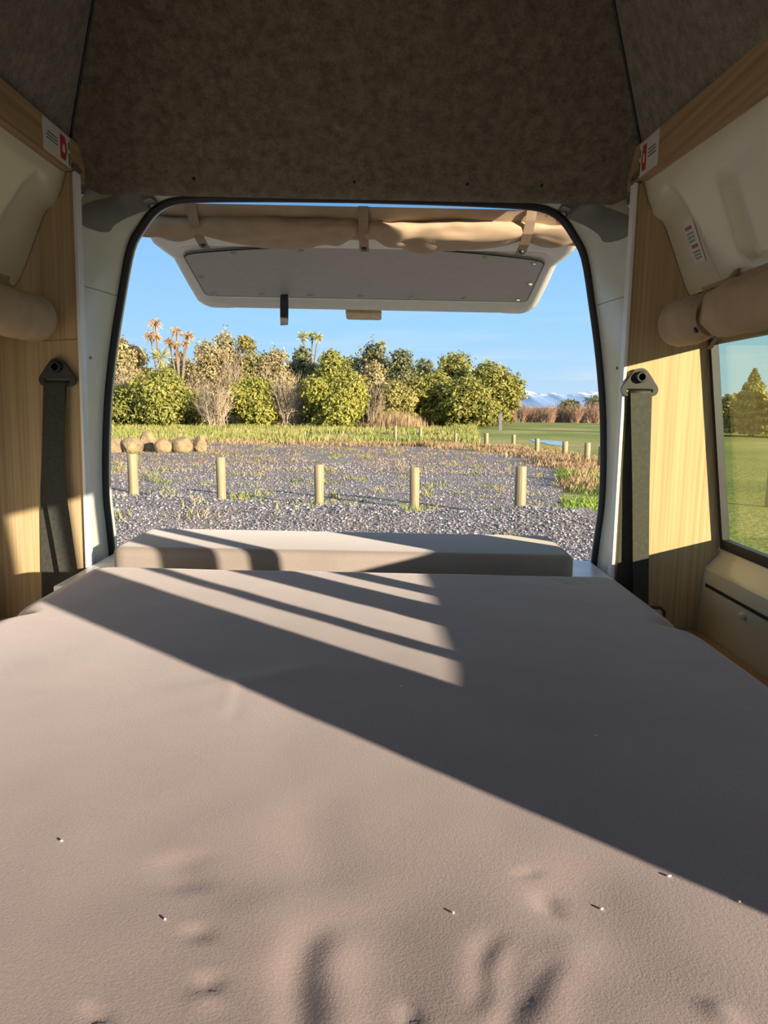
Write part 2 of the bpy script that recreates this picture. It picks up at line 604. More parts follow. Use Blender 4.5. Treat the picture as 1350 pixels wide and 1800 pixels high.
def van_ray(x, y):
    """direction, in the van's own frame, seen at a point of the 1350x1800 frame"""
    rx, d = (x - 675) / FPX, (y - 900) / FPX
    w = (rx, math.cos(PITCH) - d * math.sin(PITCH), -math.sin(PITCH) - d * math.cos(PITCH))
    c, s = math.cos(ROLL), math.sin(ROLL)
    return (w[0] * c - w[2] * s, w[1], w[0] * s + w[2] * c)

def on_bed(x, y, z=-0.32):
    d = van_ray(x, y)
    t = z / d[2]
    return d[0] * t, d[1] * t

# ================================================================== VAN (metres from the eye, rear = +Y)
PROF = [(.607, .530), (.612, .50), (.625, .455), (.648, .40), (.705, .262), (.765, .19), (.786, .153), (.845, -.300), (.836, -.318),
        (.808, -.350), (.805, -.378), (.805, -.62), (.83, -1.0)]
PZ = np.array([p[1] for p in PROF])[::-1]
PU = np.array([p[0] for p in PROF])[::-1]

def wall_u(z):
    return np.interp(z, PZ, PU)

def wall_pt(Y, z, s, off=0.0):
    """point on the side wall; off moves it into the cabin"""
    return (CX + s * (float(wall_u(z)) - off), Y, z)

def sd_rr(a, b, ca, cb, ha, hb, r):
    qa, qb = np.abs(a - ca) - (ha - r), np.abs(b - cb) - (hb - r)
    return np.hypot(np.maximum(qa, 0), np.maximum(qb, 0)) + np.minimum(np.maximum(qa, qb), 0) - r

def emboss(Y, z):
    """pressed shapes of the upper side panels, metres outwards"""
    d = np.zeros_like(Y)
    edge = np.interp(z, [.24, .266, .354, .419, .44], [1.51, 1.524, 1.545, 1.573, 1.60])
    col = smooth1((Y - edge) / 0.022) * smooth1((.45 - 0.25 * (Y - 1.6) - z) / 0.02)
    d += 0.018 * col
    s = sd_rr(Y, z, 1.13, .338, .285, .078, .035)
    d += 0.019 * smooth1((-s) / 0.013)
    s = sd_rr(Y, z, 0.30, .338, .42, .078, .035)
    d += 0.019 * smooth1((-s) / 0.013)
    s = sd_rr(Y, z, -.75, .338, .42, .078, .035)
    d += 0.019 * smooth1((-s) / 0.013)
    return d * (z > .18)

WIN_R = [(-1.30, -.03, -1.0, .42), (.20, 1.08, -.155, .165), (1.40, 1.714, -.292, .160)]
WIN_L = [(-1.30, -.03, -.29, .165), (.20, 1.08, -.29, .165)]

def side_wall(name, s, wins):
    zs = list(np.arange(-1.0, .53, .012)) + [.53] + [w[2] for w in wins] + [w[3] for w in wins] + [-.300, -.318, -.350, -.378]
    zs = np.array(sorted(set(round(float(z), 4) for z in zs)))
    ys = list(np.arange(-1.6, 1.87, .0125)) + [w[0] for w in wins] + [w[1] for w in wins]
    ys = np.array(sorted(set(round(float(y), 4) for y in ys)))
    Y, Z = np.meshgrid(ys, zs, indexing='ij')
    U = wall_u(Z) + emboss(Y, Z)
    v = np.stack([CX + s * U, Y, Z], -1).reshape(-1, 3)
    yc = (ys[:-1] + ys[1:]) / 2
    zc = (zs[:-1] + zs[1:]) / 2
    YC, ZC = np.meshgrid(yc, zc, indexing='ij')
    keep = np.ones_like(YC, bool)
    for a, b, c, d in wins:
        keep &= ~((YC > a) & (YC < b) & (ZC > c) & (ZC < d))
    o = put(name, (v, grid_faces(len(ys), len(zs), keep)), 'white', van=True, smooth=True)
    tag(o, kind='structure')
    return o

wall_right = side_wall('wall_right', 1, WIN_R)
wall_left = side_wall('wall_left', -1, WIN_L)
tag(wall_right, label='cream pressed steel side wall of the van with window and rolled blind')
tag(wall_left, label='cream pressed steel side wall of the van beside the sunlit wood panel')

def window(idx, s, w, bars=(), gl='glass_side'):
    a, b, c, d = w
    r = root('window_%d' % idx, wall_pt((a + b) / 2, c, s), van=True, kind='structure')
    def fr(y0, z0, y1, z1, wd, off0=-.010, off1=.007):
        # one side of the rubber frame, as a bar of rectangular section
        V = []
        if y0 == y1:
            for yy in (y0 - wd / 2, y0 + wd / 2):
                for zz in (z0, z1):
                    for of in (off0, off1):
                        V.append(wall_pt(yy, zz, s, of))
        else:
            for yy in (y0, y1):
                for zz in (z0 - wd / 2, z0 + wd / 2):
                    for of in (off0, off1):
                        V.append(wall_pt(yy, zz, s, of))
        F = [[0, 1, 3, 2], [4, 6, 7, 5], [0, 4, 5, 1], [2, 3, 7, 6], [0, 2, 6, 4], [1, 5, 7, 3]]
        return V, F
    put('frame', join(fr(a, c, a, d, .022), fr(b - .004, c, b - .004, d, .014), fr(a, c, b, c, .022), fr(a, d, b, d, .022)), 'rubber', r)
    for (y, wd) in bars:
        put('streak_bar', fr(y, c, y, d, wd), 'rubber', r)
    q = [wall_pt(a, c, s, -.004), wall_pt(b, c, s, -.004), wall_pt(b, d, s, -.004), wall_pt(a, d, s, -.004)]
    q2 = [wall_pt(a, c, s, -.008), wall_pt(b, c, s, -.008), wall_pt(b, d, s, -.008), wall_pt(a, d, s, -.008)]
    put('pane', (q + q2, [[0, 1, 2, 3], [7, 6, 5, 4], [0, 4, 5, 1], [1, 5, 6, 2], [2, 6, 7, 3], [3, 7, 4, 0]]), gl, r)
    return r

window(1, 1, WIN_R[2], gl='glass')
window(2, 1, WIN_R[1], bars=[(.33, .03), (.525, .105), (.678, .05)])  # out-of-view bars added to cast the dark streaks across the bed
window(3, -1, WIN_L[0])
window(4, -1, WIN_L[1])

# groove, lower lid and knob under the right window
def strip(s, y0, y1, z0, z1, off0, off1):
    V = []
    for yy in (y0, y1):
        for zz in (z0, z1):
            for of in (off0, off1):
                V.append((CX + s * (.805 - of), yy, zz))
    return V, [[0, 1, 3, 2], [4, 6, 7, 5], [0, 4, 5, 1], [2, 3, 7, 6], [0, 2, 6, 4], [1, 5, 7, 3]]
put('groove', strip(1, .0, 1.70, -.388, -.381, -.004, .0015), 'rubber', wall_right)
lid = put('lower_lid', strip(1, .0, 1.697, -.60, -.389, -.004, .004), 'white', wall_right)
knob_y, knob_z = 1.50, -.402
put('knob', tube([(CX + .801, knob_y, knob_z), (CX + .793, knob_y, knob_z), (CX + .789, knob_y, knob_z)], [.0075, .0075, .004], 12), 'white', lid, smooth=True)

# floor, front bulkhead with windscreen opening
tag(put('floor', box(CX - .86, CX + .86, -1.62, 1.86, -1.03, -1.0), 'floor_vinyl', van=True), kind='structure')
WF = -1.61
front = join(box(CX - .86, CX + .86, WF - .02, WF, -1.0, -.12), box(CX - .86, CX - .70, WF - .02, WF, -.12, .42),
             box(CX + .70, CX + .86, WF - .02, WF, -.12, .42), box(CX - .86, CX + .86, WF - .02, WF, .42, 1.05))
tag(put('wall_front', front, 'white', van=True), kind='structure')

# ------------------------------------------------------------------ felt roof lining
ceil = root('ceiling', (CX, 1.0, .47), van=True, kind='structure', label='dark felt lined raised roof above the rear door')
RB = 1.805                       # rear lining: bottom edge depth, leaning forward as it rises
def rear_y(z):
    return RB - .81 * (z - .47)
def roof_u(z):
    return np.interp(z, [.47, .556, .75, .98], [.655, .612, .498, .365])
bm_v, bm_f = [], []
nz, nx = 26, 30
zs = np.linspace(.470, .985, nz)
for i, z in enumerate(zs):
    for j in range(nx):
        x = CX + (j / (nx - 1) * 2 - 1) * float(roof_u(z))
        bm_v.append((x, rear_y(z) - .004 * math.sin(math.pi * j / (nx - 1)), z))
for j in range(nx):              # rolled hem at the bottom edge
    x = CX + (j / (nx - 1) * 2 - 1) * .655
    bm_v.append((x, RB + .012, .462))
for j in range(nx):
    x = CX + (j / (nx - 1) * 2 - 1) * .655
    bm_v.append((x, RB + .035, .468))
F = grid_faces(nz, nx).tolist()
b0 = nz * nx
for j in range(nx - 1):
    F.append([j + 1, j, b0 + j, b0 + j + 1])
    F.append([b0 + j + 1, b0 + j, b0 + nx + j, b0 + nx + j + 1])
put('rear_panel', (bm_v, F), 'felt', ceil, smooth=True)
for s in (-1, 1):
    V = []
    ny = 10
    for z in np.linspace(.500, .985, 12):
        y1 = rear_y(z)
        for y in np.linspace(-1.62, y1, ny):
            V.append((CX + s * float(roof_u(z)), y, z))
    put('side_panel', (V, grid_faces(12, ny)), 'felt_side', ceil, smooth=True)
    # dark piping in the corner between rear and side linings
    put('corner_piping', tube([(CX + s * (float(roof_u(z)) - .002), rear_y(z) - .002, z) for z in np.linspace(.54, .98, 10)], .0032, 6), 'rubber', ceil)
put('top_panel', box(CX - .42, CX + .42, -1.62, rear_y(.985) + .02, .98, 1.0), 'felt', ceil)
for bx in (-.36, -.005, .245, .41):   # small dark lining studs along the hem
    zz = .492
    put('stud', tube([(CX + bx, rear_y(zz) - .001, zz), (CX + bx, rear_y(zz) - .005, zz)], [.0045, .003], 8), 'rubber', ceil)

# ------------------------------------------------------------------ rear surround and door opening
OPN = [(.612, -.42), (.613, -.37), (.618, -.305), (.6235, -.23), (.6215, -.12), (.6125, .006), (.596, .128), (.573, .25), (.5475, .365), (.519, .415),
       (.489, .452), (.451, .474), (.39, .483), (.22, .488), (0, .490)]
OPO = [(.600, -.42), (.600, -.37), (.600, -.305), (.600, -.23), (.600, -.12), (.600, .006), (.600, .128), (.600, .25), (.602, .39), (.602, .455),
       (.600, .492), (.53, .500), (.43, .502), (.22, .503), (0, .504)]
def dense(pts, k=4):
    out = []
    n = len(pts)
    for i in range(n - 1):
        p0, p1, p2, p3 = (np.array(pts[max(i - 1, 0)]), np.array(pts[i]), np.array(pts[i + 1]), np.array(pts[min(i + 2, n - 1)]))
        for q in range(k):
            t = q / k
            out.append(0.5 * ((2 * p1) + (-p0 + p2) * t + (2 * p0 - 5 * p1 + 4 * p2 - p3) * t * t + (-p0 + 3 * p1 - 3 * p2 + p3) * t ** 3))
    out.append(np.array(pts[-1]))
    return out
OD, ID = dense(OPO), dense(OPN)
OD[-1][0] = 0
ID[-1][0] = 0
ARC = [(1, o, i) for o, i in zip(OD, ID)] + [(-1, o, i) for o, i in zip(OD[::-1][1:], ID[::-1][1:])]
DY0, DY1 = 1.735, 1.90
def loft(k, t, lift=0.0):
    s, o, i = ARC[k]
    e = smooth1(np.float64(t))
    u = o[0] + (i[0] - o[0]) * t
    z = o[1] + (i[1] - o[1]) * t
    d0 = DY0 + .085 * float(smooth1(np.float64((o[1] - .40) / .10)))
    y = d0 + (DY1 - d0) * (t ** 1.6) - lift
    return (CX + s * u, y, z)
nt_ = 14
V = [loft(k, j / (nt_ - 1)) for k in range(len(ARC)) for j in range(nt_)]
# a return lip behind the seal
for k in range(len(ARC)):
    s, o, i = ARC[k]
    V.append((CX + s * (i[0] + .004), 1.97, i[1] + .004))
F = grid_faces(len(ARC), nt_).tolist()
b0 = len(ARC) * nt_
for k in range(len(ARC) - 1):
    F.append([k * nt_ + nt_ - 1, b0 + k, b0 + k + 1, (k + 1) * nt_ + nt_ - 1])
wall_back = put('wall_back', (V, F), 'surround', van=True, smooth=True)
tag(wall_back, kind='structure', label='off white steel surround of the open rear door')
# grey crescent pads in both upper corners
from mathutils.bvhtree import BVHTree
LBV = BVHTree.FromPolygons([Vector(p) for p in V], [list(q) for q in F])
PADC = dense([(.588, .376), (.574, .412), (.546, .444), (.510, .467), (.476, .480)], 7)
def pad(s):
    P = []
    n_ = len(PADC)
    run = 0.0
    for q in range(n_):
        c = np.array(PADC[q])
        tg = np.array(PADC[min(q + 1, n_ - 1)]) - np.array(PADC[max(q - 1, 0)])
        tg /= np.linalg.norm(tg)
        nm = np.array([-tg[1], tg[0]])
        if q:
            run += float(np.linalg.norm(c - np.array(PADC[q - 1])))
        w = .023 * math.sqrt(max(.02, 1 - max(0, 1 - run / .02) ** 2))
        for j in range(7):
            a = c + nm * w * (j / 3 - 1)
            x = CX + s * a[0]
            hit = LBV.ray_cast(Vector((x, 1.3, a[1])), Vector((0, 1, 0)))[0]
            P.append((x, (hit.y if hit else DY0 + .09) - .004, a[1]))
    return P, grid_faces(n_, 7)
put('corner_pad', pad(1), 'grey_patch', wall_back, smooth=True)
put('corner_pad', pad(-1), 'grey_patch', wall_back, smooth=True)
for s in (0, 1):                 # panel seam and hole plugs on both pillars
    kk = [28] if not s else [len(ARC) - 29]
    put('seam', tube([loft(kk[0], t, .0005) for t in np.linspace(.1, .97, 10)], .0009, 5), 'grey_patch', wall_back)
    kp = 23 if not s else len(ARC) - 24
    put('hole_plug', tube([loft(kp, .45, .0), loft(kp, .45, .002)], [.004, .003], 8), 'grey_patch', wall_back)
seal = put('trim_1', tube([(CX + s * (i[0] - .003), 1.905, i[1] - .003) for s, o, i in ARC], .0105, 10), 'rubber', van=True, smooth=True)
tag(seal, kind='structure', label='black rubber seal around the rear door opening')

# ------------------------------------------------------------------ wooden side panels
def wood_panel(s):
    uin = .597
    pts = [(uin, -.99), (uin, .482)]
    outer = [(float(wall_u(z)) - .003 + float(emboss(np.array([1.71]), np.array([z]))[0]) , z) for z in np.linspace(.482, -.99, 60)]
    poly = pts + outer
    fn = lambda a, b, t: (CX + s * a, t, b)
    lab = ('sunlit oak panel beside the tinted side window behind the belt' if s > 0 else 'oak panel with a yellow light patch below the short curtain roll')
    r = root('wood_panel', (CX + s * .70, 1.72, -.99), van=True, label=lab, cat='panel', group='oak side panels by the rear door')
    put('board', prism(poly, fn, 1.72, 1.736), 'wood_v', r)
    put('edge_banding', box(CX + s * uin - .0035 * (1 + 0), CX + s * uin + .0035, 1.712, 1.742, -.99, .482, .001), 'edge_white', r)
    return r
panel_r = wood_panel(1)
panel_l = wood_panel(-1)
# hand slot with maroon edging low in the right panel
sl = put('hand_slot', box(.618, .645, 1.712, 1.7195, -.50, -.446, .004), 'edge_white', panel_r)
put('slot_edging', tube([(.612, 1.711, -.442), (.640, 1.711, -.442), (.650, 1.711, -.452), (.651, 1.711, -.50)], .0035, 8), 'maroon', panel_r, smooth=True)

# ------------------------------------------------------------------ roof rails with lock stickers
def rail(s):
    xin = CX + s * .597
    xo = xin + s * .022
    zt = lambda y: (.525 + (y - 1.16) * .060) if s > 0 else (.545)
    zb = lambda y: (.458 + (y - 1.16) * .045) if s > 0 else (.478)
    y0, yn, y1 = -1.55, 1.70, 1.775
    poly = [(y0, zb(y0)), (yn, zb(yn)), (yn, zb(yn) + .030), (yn + .045, zb(yn) + .026), (yn + .055, zb(y1) + .002), (y1, zb(y1) - .006), (y1, zt(y1)), (y0, zt(y0))]
    lab = 'oak roof rail above the cream wall with the warning sticker' if s > 0 else 'oak roof rail above the short curtain roll'
    r = root('roof_rail', (xin, 1.2, zb(1.2)), van=True, label=lab, cat='rail', group='oak rails under the felt roof')
    put('rail_board', prism(poly, lambda a, b, t: (t, a, b), min(xin, xo), max(xin, xo)), 'wood_h', r)
    za = zb(yn) + .011
    put('pin', tube([(xin + s * .009, yn - .01, za), (xin + s * .009, yn + .052, za)], .0065, 10), 'steel', r, smooth=True, sharp=40)
    put('pin_head', tube([(xin + s * .009, yn + .040, za), (xin + s * .009, yn + .050, za)], .0125, 14), 'steel', r, smooth=True, sharp=40)
    # sticker on the inner face
    ya, yb = (1.585, 1.70) if s > 0 else (1.565, 1.695)
    def face(poly2, d0, d1):
        return prism(poly2, lambda a, b, t: (xin - s * t, ya + (yb - ya) * a, zb(ya + (yb - ya) * a) + .004 + (zt(ya) - zb(ya) - .006) * b), d0, d1)
    st = put('lock_sticker', face([(0, 0), (1, 0), (1, 1), (0, 1)], 0, .0008), 'sticker', r)
    put('red_arrow', face([(.62, .12), (.80, .12), (.885, .5), (.80, .88), (.62, .88)], .0006, .0013), 'red', st)
    put('padlock_mark', face([(.69, .36), (.79, .36), (.79, .54), (.77, .54), (.77, .62), (.71, .62), (.71, .54), (.69, .54)], .0012, .0018), 'sticker', st)
    put('green_bar', face([(.93, .06), (.985, .06), (.985, .46), (.93, .46)], .0006, .0013), 'green', st)
    put('green_bar', face([(.93, .58), (.985, .58), (.985, .82), (.93, .82)], .0006, .0013), 'green', st)
    for k, zz in enumerate((.62, .52, .42)):
        put('text_line', face([(.12 + .04 * (k == 0), zz), (.52, zz), (.52, zz + .035), (.12 + .04 * (k == 0), zz + .035)], .0006, .0011), 'ink', st)
    return r
rail(1)
rail(-1)

# warning sticker on the right wall
def wall_quad(y0, y1, z0, z1, off):
    V = []
    for (y, z) in ((y0, z0), (y1, z0), (y1, z1), (y0, z1)):
        e = float(emboss(np.array([y]), np.array([z]))[0])
        p = wall_pt(y, z, 1, off - e)
        V.append(p)
    V2 = [(p[0] + .001, p[1], p[2]) for p in V]
    return V + V2, [[0, 1, 2, 3], [7, 6, 5, 4], [0, 4, 5, 1], [1, 5, 6, 2], [2, 6, 7, 3], [3, 7, 4, 0]]
ws = put('warning_sticker', wall_quad(1.585, 1.635, .300, .385, .0025), 'sticker', van=True)
tag(ws, 'small white sticker with red and grey print on the cream wall', 'sticker')
for k, (zz, mt, a, b_) in enumerate([(.365, 'red_ink', 1.598, 1.628), (.356, 'grey_ink', 1.597, 1.629), (.349, 'grey_ink', 1.597, 1.629), (.342, 'grey_ink', 1.600, 1.629),
                                     (.330, 'red_ink', 1.596, 1.624), (.321, 'grey_ink', 1.592, 1.627), (.315, 'grey_ink', 1.594, 1.623), (.309, 'grey_ink', 1.594, 1.622)]):
    put('print_line', wall_quad(a, b_, zz, zz + (.006 if mt == 'red_ink' else .003), .0036), mt, ws)

# ------------------------------------------------------------------ bed
tag(put('bed_board', box(CX - .80, CX + .80, -.45, 1.715, -.515, -.4935, .002), 'wood_board', van=True), 'varnished plywood board under the mattress along the cream wall', 'board')
PLAT_Z = -.372
tag(put('rear_platform', box(CX - .592, CX + .592, 1.52, 1.895, PLAT_Z - .02, PLAT_Z, .003), 'platform', van=True), 'white laminate board under the rear cushion at the door sill', 'board')
tag(put('platform_riser', box(CX - .592, CX + .592, 1.52, 1.535, -1.0, PLAT_Z - .021), 'platform', van=True), kind='structure')
tag(put('door_sill', box(CX - .615, CX + .615, 1.80, 1.965, -1.0, PLAT_Z - .022), 'surround', van=True), kind='structure')

MZ, MR = -.320, .050
XL, XR, YA, YB = -.588, .482, -.42, 1.512
def bed_edges(y):
    p = .022 * np.exp(-((y - 1.145) / .028) ** 2)
    # slightly proud front part, rounded rear corners
    cr = .05
    q = np.clip((y - (YB - cr)) / cr, 0, 1)
    rr = cr * (1 - np.sqrt(np.maximum(0, 1 - q * q))) * .7
    f = .012 * smooth1((1.145 - y) / .03)
    return XL + p + rr - f * .4, XR - p - rr + f
WR = []                          # wrinkles: start, end, half width, depth (m), read off the cover
def wr(x0, y0, x1, y1, w, d):
    WR.append((on_bed(x0, y0), on_bed(x1, y1), max(w, .0085), d * (.36 if w < .015 else .55)))
wr(545, 1635, 512, 1840, .012, -.0070)
wr(600, 1640, 575, 1830, .016, .0035)
wr(352, 1625, 345, 1648, .005, -.004)
wr(385, 1710, 366, 1742, .006, -.0055)
wr(330, 1752, 400, 1735, .004, .003)
wr(868, 1640, 838, 1760, .006, -.0055)
wr(905, 1670, 876, 1840, .0075, -.0045)
wr(985, 1680, 905, 1765, .0070, -.0036)
wr(1015, 1650, 930, 1840, .013, .0036)
wr(880, 1660, 862, 1790, .007, .004)
wr(968, 1565, 960, 1600, .006, -.004)
wr(925, 1525, 935, 1535, .006, -.003)
wr(700, 1790, 735, 1775, .005, -.005)
wr(155, 1790, 178, 1770, .006, -.005)
wr(1265, 1760, 1275, 1800, .008, .004)
wr(560, 1395, 545, 1560, .030, -.0035)
wr(500, 1560, 480, 1700, .030, .003)
wr(330, 1500, 310, 1560, .018, -.003)
wr(1040, 1520, 1090, 1720, .035, -.0035)
wr(700, 1560, 660, 1760, .035, -.003)
wr(300, 1215, 560, 1175, .020, .0025)
wr(950, 1010, 1010, 1030, .006, -.003)
wr(990, 1008, 1040, 1028, .006, -.003)
wr(420, 1180, 395, 1250, .006, .0015)
wr(420, 1210, 405, 1265, .006, -.0012)
def bed_h(X, Y):
    h = .0030 * (fbm(X * 3.1 + 7, Y * 3.1, 3, 3) - .5) * 2 + .0008 * (fbm(X * 11 + 3, Y * 11, 8, 2) - .5) * 2
    for (a, b, w, d) in WR:
        ax, ay = a
        bx, by = b
        L = math.hypot(bx - ax, by - ay) + 1e-6
        tx, ty = (bx - ax) / L, (by - ay) / L
        p = (X - ax) * tx + (Y - ay) * ty
        q = (X - ax) * -ty + (Y - ay) * tx
        q = q + .25 * w * np.sin(p / L * 5.0)
        m = np.exp(-(q / w) ** 2) * np.exp(-np.maximum(np.maximum(-p, p - L), 0) ** 2 / (w * 1.5) ** 2) * smooth1((p / L + .25) / .6) * smooth1((1.25 - p / L) / .5)
        h = h + d * m
    return h
def spacing(a, b, step, r):
    e = r * (1 - np.cos(np.linspace(0, math.pi / 2, 9)))[:-1]
    mid = np.arange(r, (b - a) - r, step)
    return np.concatenate([a + e, a + mid, b - e[::-1]])
ys = spacing(YA, YB, .0045, MR)
xt = spacing(0, 1.07, .0045, MR) / 1.07
Yg, Tg = np.meshgrid(ys, xt, indexing='ij')
el, er = bed_edges(Yg)
Xg = el + (er - el) * Tg
dist = np.minimum(np.minimum(Xg - el, er - Xg), np.minimum(Yg - YA, YB - Yg))
# rounded rim: distances from two edges at a corner combine
dx = np.maximum(0, 1 - np.minimum(Xg - el, er - Xg) / MR)
dy = np.maximum(0, 1 - np.minimum(Yg - YA, YB - Yg) / MR)
rim = np.minimum(1, np.sqrt(dx ** 2 + dy ** 2))
Zg = MZ - MR * (1 - np.sqrt(np.maximum(0, 1 - rim ** 2))) + bed_h(Xg, Yg) * (1 - rim)
nr, nc = Yg.shape
v = np.stack([Xg, Yg, Zg], -1).reshape(-1, 3)
f = grid_faces(nr, nc)
per = [(0, j) for j in range(nc)] + [(i, nc - 1) for i in range(1, nr)] + [(nr - 1, j) for j in range(nc - 2, -1, -1)] + [(i, 0) for i in range(nr - 2, 0, -1)]
idx = np.array([i * nc + j for i, j in per])
low = v[idx].copy()
low[:, 2] = -.492
b0 = len(v)
n = len(idx)
k = np.arange(n)
sk = np.stack([idx[k], b0 + k, b0 + (k + 1) % n, idx[(k + 1) % n]], -1)
mattress = put('mattress', (np.concatenate([v, low]), np.concatenate([f, sk])), 'bed', van=True, smooth=True)
tag(mattress, 'wide taupe fleece covered mattress filling the van floor half in sun', 'mattress')

# loose crumbs on the cover
for k, (x, y) in enumerate([(797, 1601), (1058, 1591), (1176, 1538), (1300, 1583), (1047, 1293), (705, 1208), (290, 1615), (108, 1480)]):
    a, b = on_bed(x, y)
    bm = bmesh.new()
    bmesh.ops.create_icosphere(bm, subdivisions=1, radius=.0009)
    for p in bm.verts:
        p.co = Vector((a, b, MZ + .0008 + float(bed_h(np.array([a]), np.array([b]))[0]))) + Vector((p.co.x * (1 + .6 * (k % 3)), p.co.y * 1.2, p.co.z * .8))
    tag(put('crumb', bm_vf(bm), 'crumb', van=True, smooth=True), 'tiny pale crumb lying on the taupe mattress cover', 'crumb', 'pale crumbs on the mattress')

# rear cushion on the white board
def cushion():
    bm = bmesh.new()
    bmesh.ops.create_cube(bm, size=1.0)
    x0, x1, y0, y1, z0, z1 = -.590, .425, 1.640, 1.925, PLAT_Z + .0008, -.3135
    for p in bm.verts:
        p.co = Vector(((x0 + x1) / 2 + p.co.x * (x1 - x0), (y0 + y1) / 2 + p.co.y * (y1 - y0), (z0 + z1) / 2 + p.co.z * (z1 - z0)))
    up = [e for e in bm.edges if abs(e.verts[0].co.x - e.verts[1].co.x) + abs(e.verts[0].co.y - e.verts[1].co.y) < 1e-5]
    bmesh.ops.bevel(bm, geom=up, offset=.035, segments=5, profile=0.5, affect='EDGES')
    top = [e for e in bm.edges if e.verts[0].co.z > z1 - 1e-4 and e.verts[1].co.z > z1 - 1e-4]
    bmesh.ops.bevel(bm, geom=top, offset=.022, segments=5, profile=0.6, affect='EDGES')
    return bm_vf(bm)
cu = put('rear_cushion', cushion(), 'cushion', van=True, smooth=True, sharp=60)
tag(cu, 'long low taupe bench cushion at the rear door sill', 'cushion')

# ------------------------------------------------------------------ seat belts
def belt(s, ctr, front, back, label):
    bx, bz = ctr
    yb = 1.706
    r = root('seat_belt', (bx, 1.718, bz - .45), van=True, label=label, cat='seat belt', group='black seat belts hanging on the oak panels')
    # bracket: hull of three discs round a slot
    circ = [(0, .040, .0195), (-.0265, .0125, .0140), (.0265, .0125, .0140)]
    sc_ = (0, .011)
    nn = 48
    out_, inn = [], []
    for k in range(nn):
        w = 2 * math.pi * k / nn
        dx_, dz_ = math.cos(w), math.sin(w)
        # support march along the ray for the hull of the discs
        lo_, hi_ = 0.0, .12
        for _ in range(30):
            mid = (lo_ + hi_) / 2
            px, pz = sc_[0] + dx_ * mid, sc_[1] + dz_ * mid
            ins = True
            for q in range(72):
                th = 2 * math.pi * q / 72
                h = max(c[0] * math.cos(th) + c[1] * math.sin(th) + c[2] for c in circ)
                if px * math.cos(th) + pz * math.sin(th) > h + 1e-9:
                    ins = False
                    break
            if ins:
                lo_ = mid
            else:
                hi_ = mid
        out_.append((sc_[0] + dx_ * lo_, sc_[1] + dz_ * lo_))
        # slot: stadium 56 x 9 mm
        hw, rr = .0255, .0042
        t1 = rr / abs(dz_) if abs(dz_) > 1e-6 else 9
        if abs(dx_ * t1) > hw:
            # hits the round end
            sx = math.copysign(hw, dx_)
            bq = dx_ * sx
            t1 = bq + math.sqrt(max(0, bq * bq - (hw * hw - rr * rr)))
        inn.append((sc_[0] + dx_ * t1, sc_[1] + dz_ * t1))
    V, F = [], []
    for yy in (yb, yb + .007):
        V += [(bx + a, yy, bz - .028 + b) for a, b in out_] + [(bx + a, yy, bz - .028 + b) for a, b in inn]
    for k in range(nn):
        l = (k + 1) % nn
        F.append([k, l, nn + l, nn + k])
        F.append([2 * nn + l, 2 * nn + k, 3 * nn + k, 3 * nn + l])
        F.append([k, 2 * nn + k, 2 * nn + l, l])
        F.append([nn + l, 3 * nn + l, 3 * nn + k, nn + k])
    br = put('bracket', (V, F), 'plastic', r)
    cz = bz - .028 + .040
    put('bolt_cap', tube([(bx, yb + .002, cz), (bx, yb - .008, cz), (bx, yb - .011, cz), (bx, yb - .011, cz), (bx, yb - .008, cz)], [.0125, .0125, .0105, .0075, .006], 20), 'plastic', br, smooth=True, sharp=35)
    put('bracket_mount', tube([(bx, yb + .006, cz), (bx, 1.7205, cz)], .012, 14), 'plastic', r)
    def strand(pts, y0, y1, nm):
        P, Wd = [], []
        n_ = len(pts)
        for k in range(24):
            t = k / 23 * (n_ - 1)
            i = min(int(t), n_ - 2)
            q = smooth1(np.float64(t - i)) if n_ > 2 else t - i
            q = t - i
            x = pts[i][0] + (pts[i + 1][0] - pts[i][0]) * q
            z = pts[i][1] + (pts[i + 1][1] - pts[i][1]) * q
            w = pts[i][2] + (pts[i + 1][2] - pts[i][2]) * q
            P.append((x, y0 + (y1 - y0) * k / 23, z))
            Wd.append(w)
        return put(nm, ribbon(P, Wd, .0014, (1, 0, 0), (0, 1, 0)), 'webbing', r)
    put('webbing_loop', tube([(bx - .024, yb + .003, bz - .0225), (bx + .024, yb + .003, bz - .0225)], .0058, 10), 'webbing', r, smooth=True)
    strand(front, yb - .004, yb - .016, 'webbing_front')
    strand(back, yb + .009, yb + .008, 'webbing_back')
    return r
belt(1, (.560, .063), [(.562, .040, .047), (.573, -.16, .038), (.588, -.42, .035), (.592, -.485, .034)],
     [(.560, .040, .046), (.558, -.16, .045), (.560, -.485, .044)], 'black seat belt hanging beside the tinted window, its bracket in sun')
belt(-1, (-.716, .060), [(-.721, .037, .048), (-.731, -.16, .049), (-.700, -.40, .040), (-.690, -.485, .039)],
     [(-.723, .037, .046), (-.744, -.20, .046), (-.750, -.485, .048)], 'black seat belt hanging on the panel beside the short curtain roll')

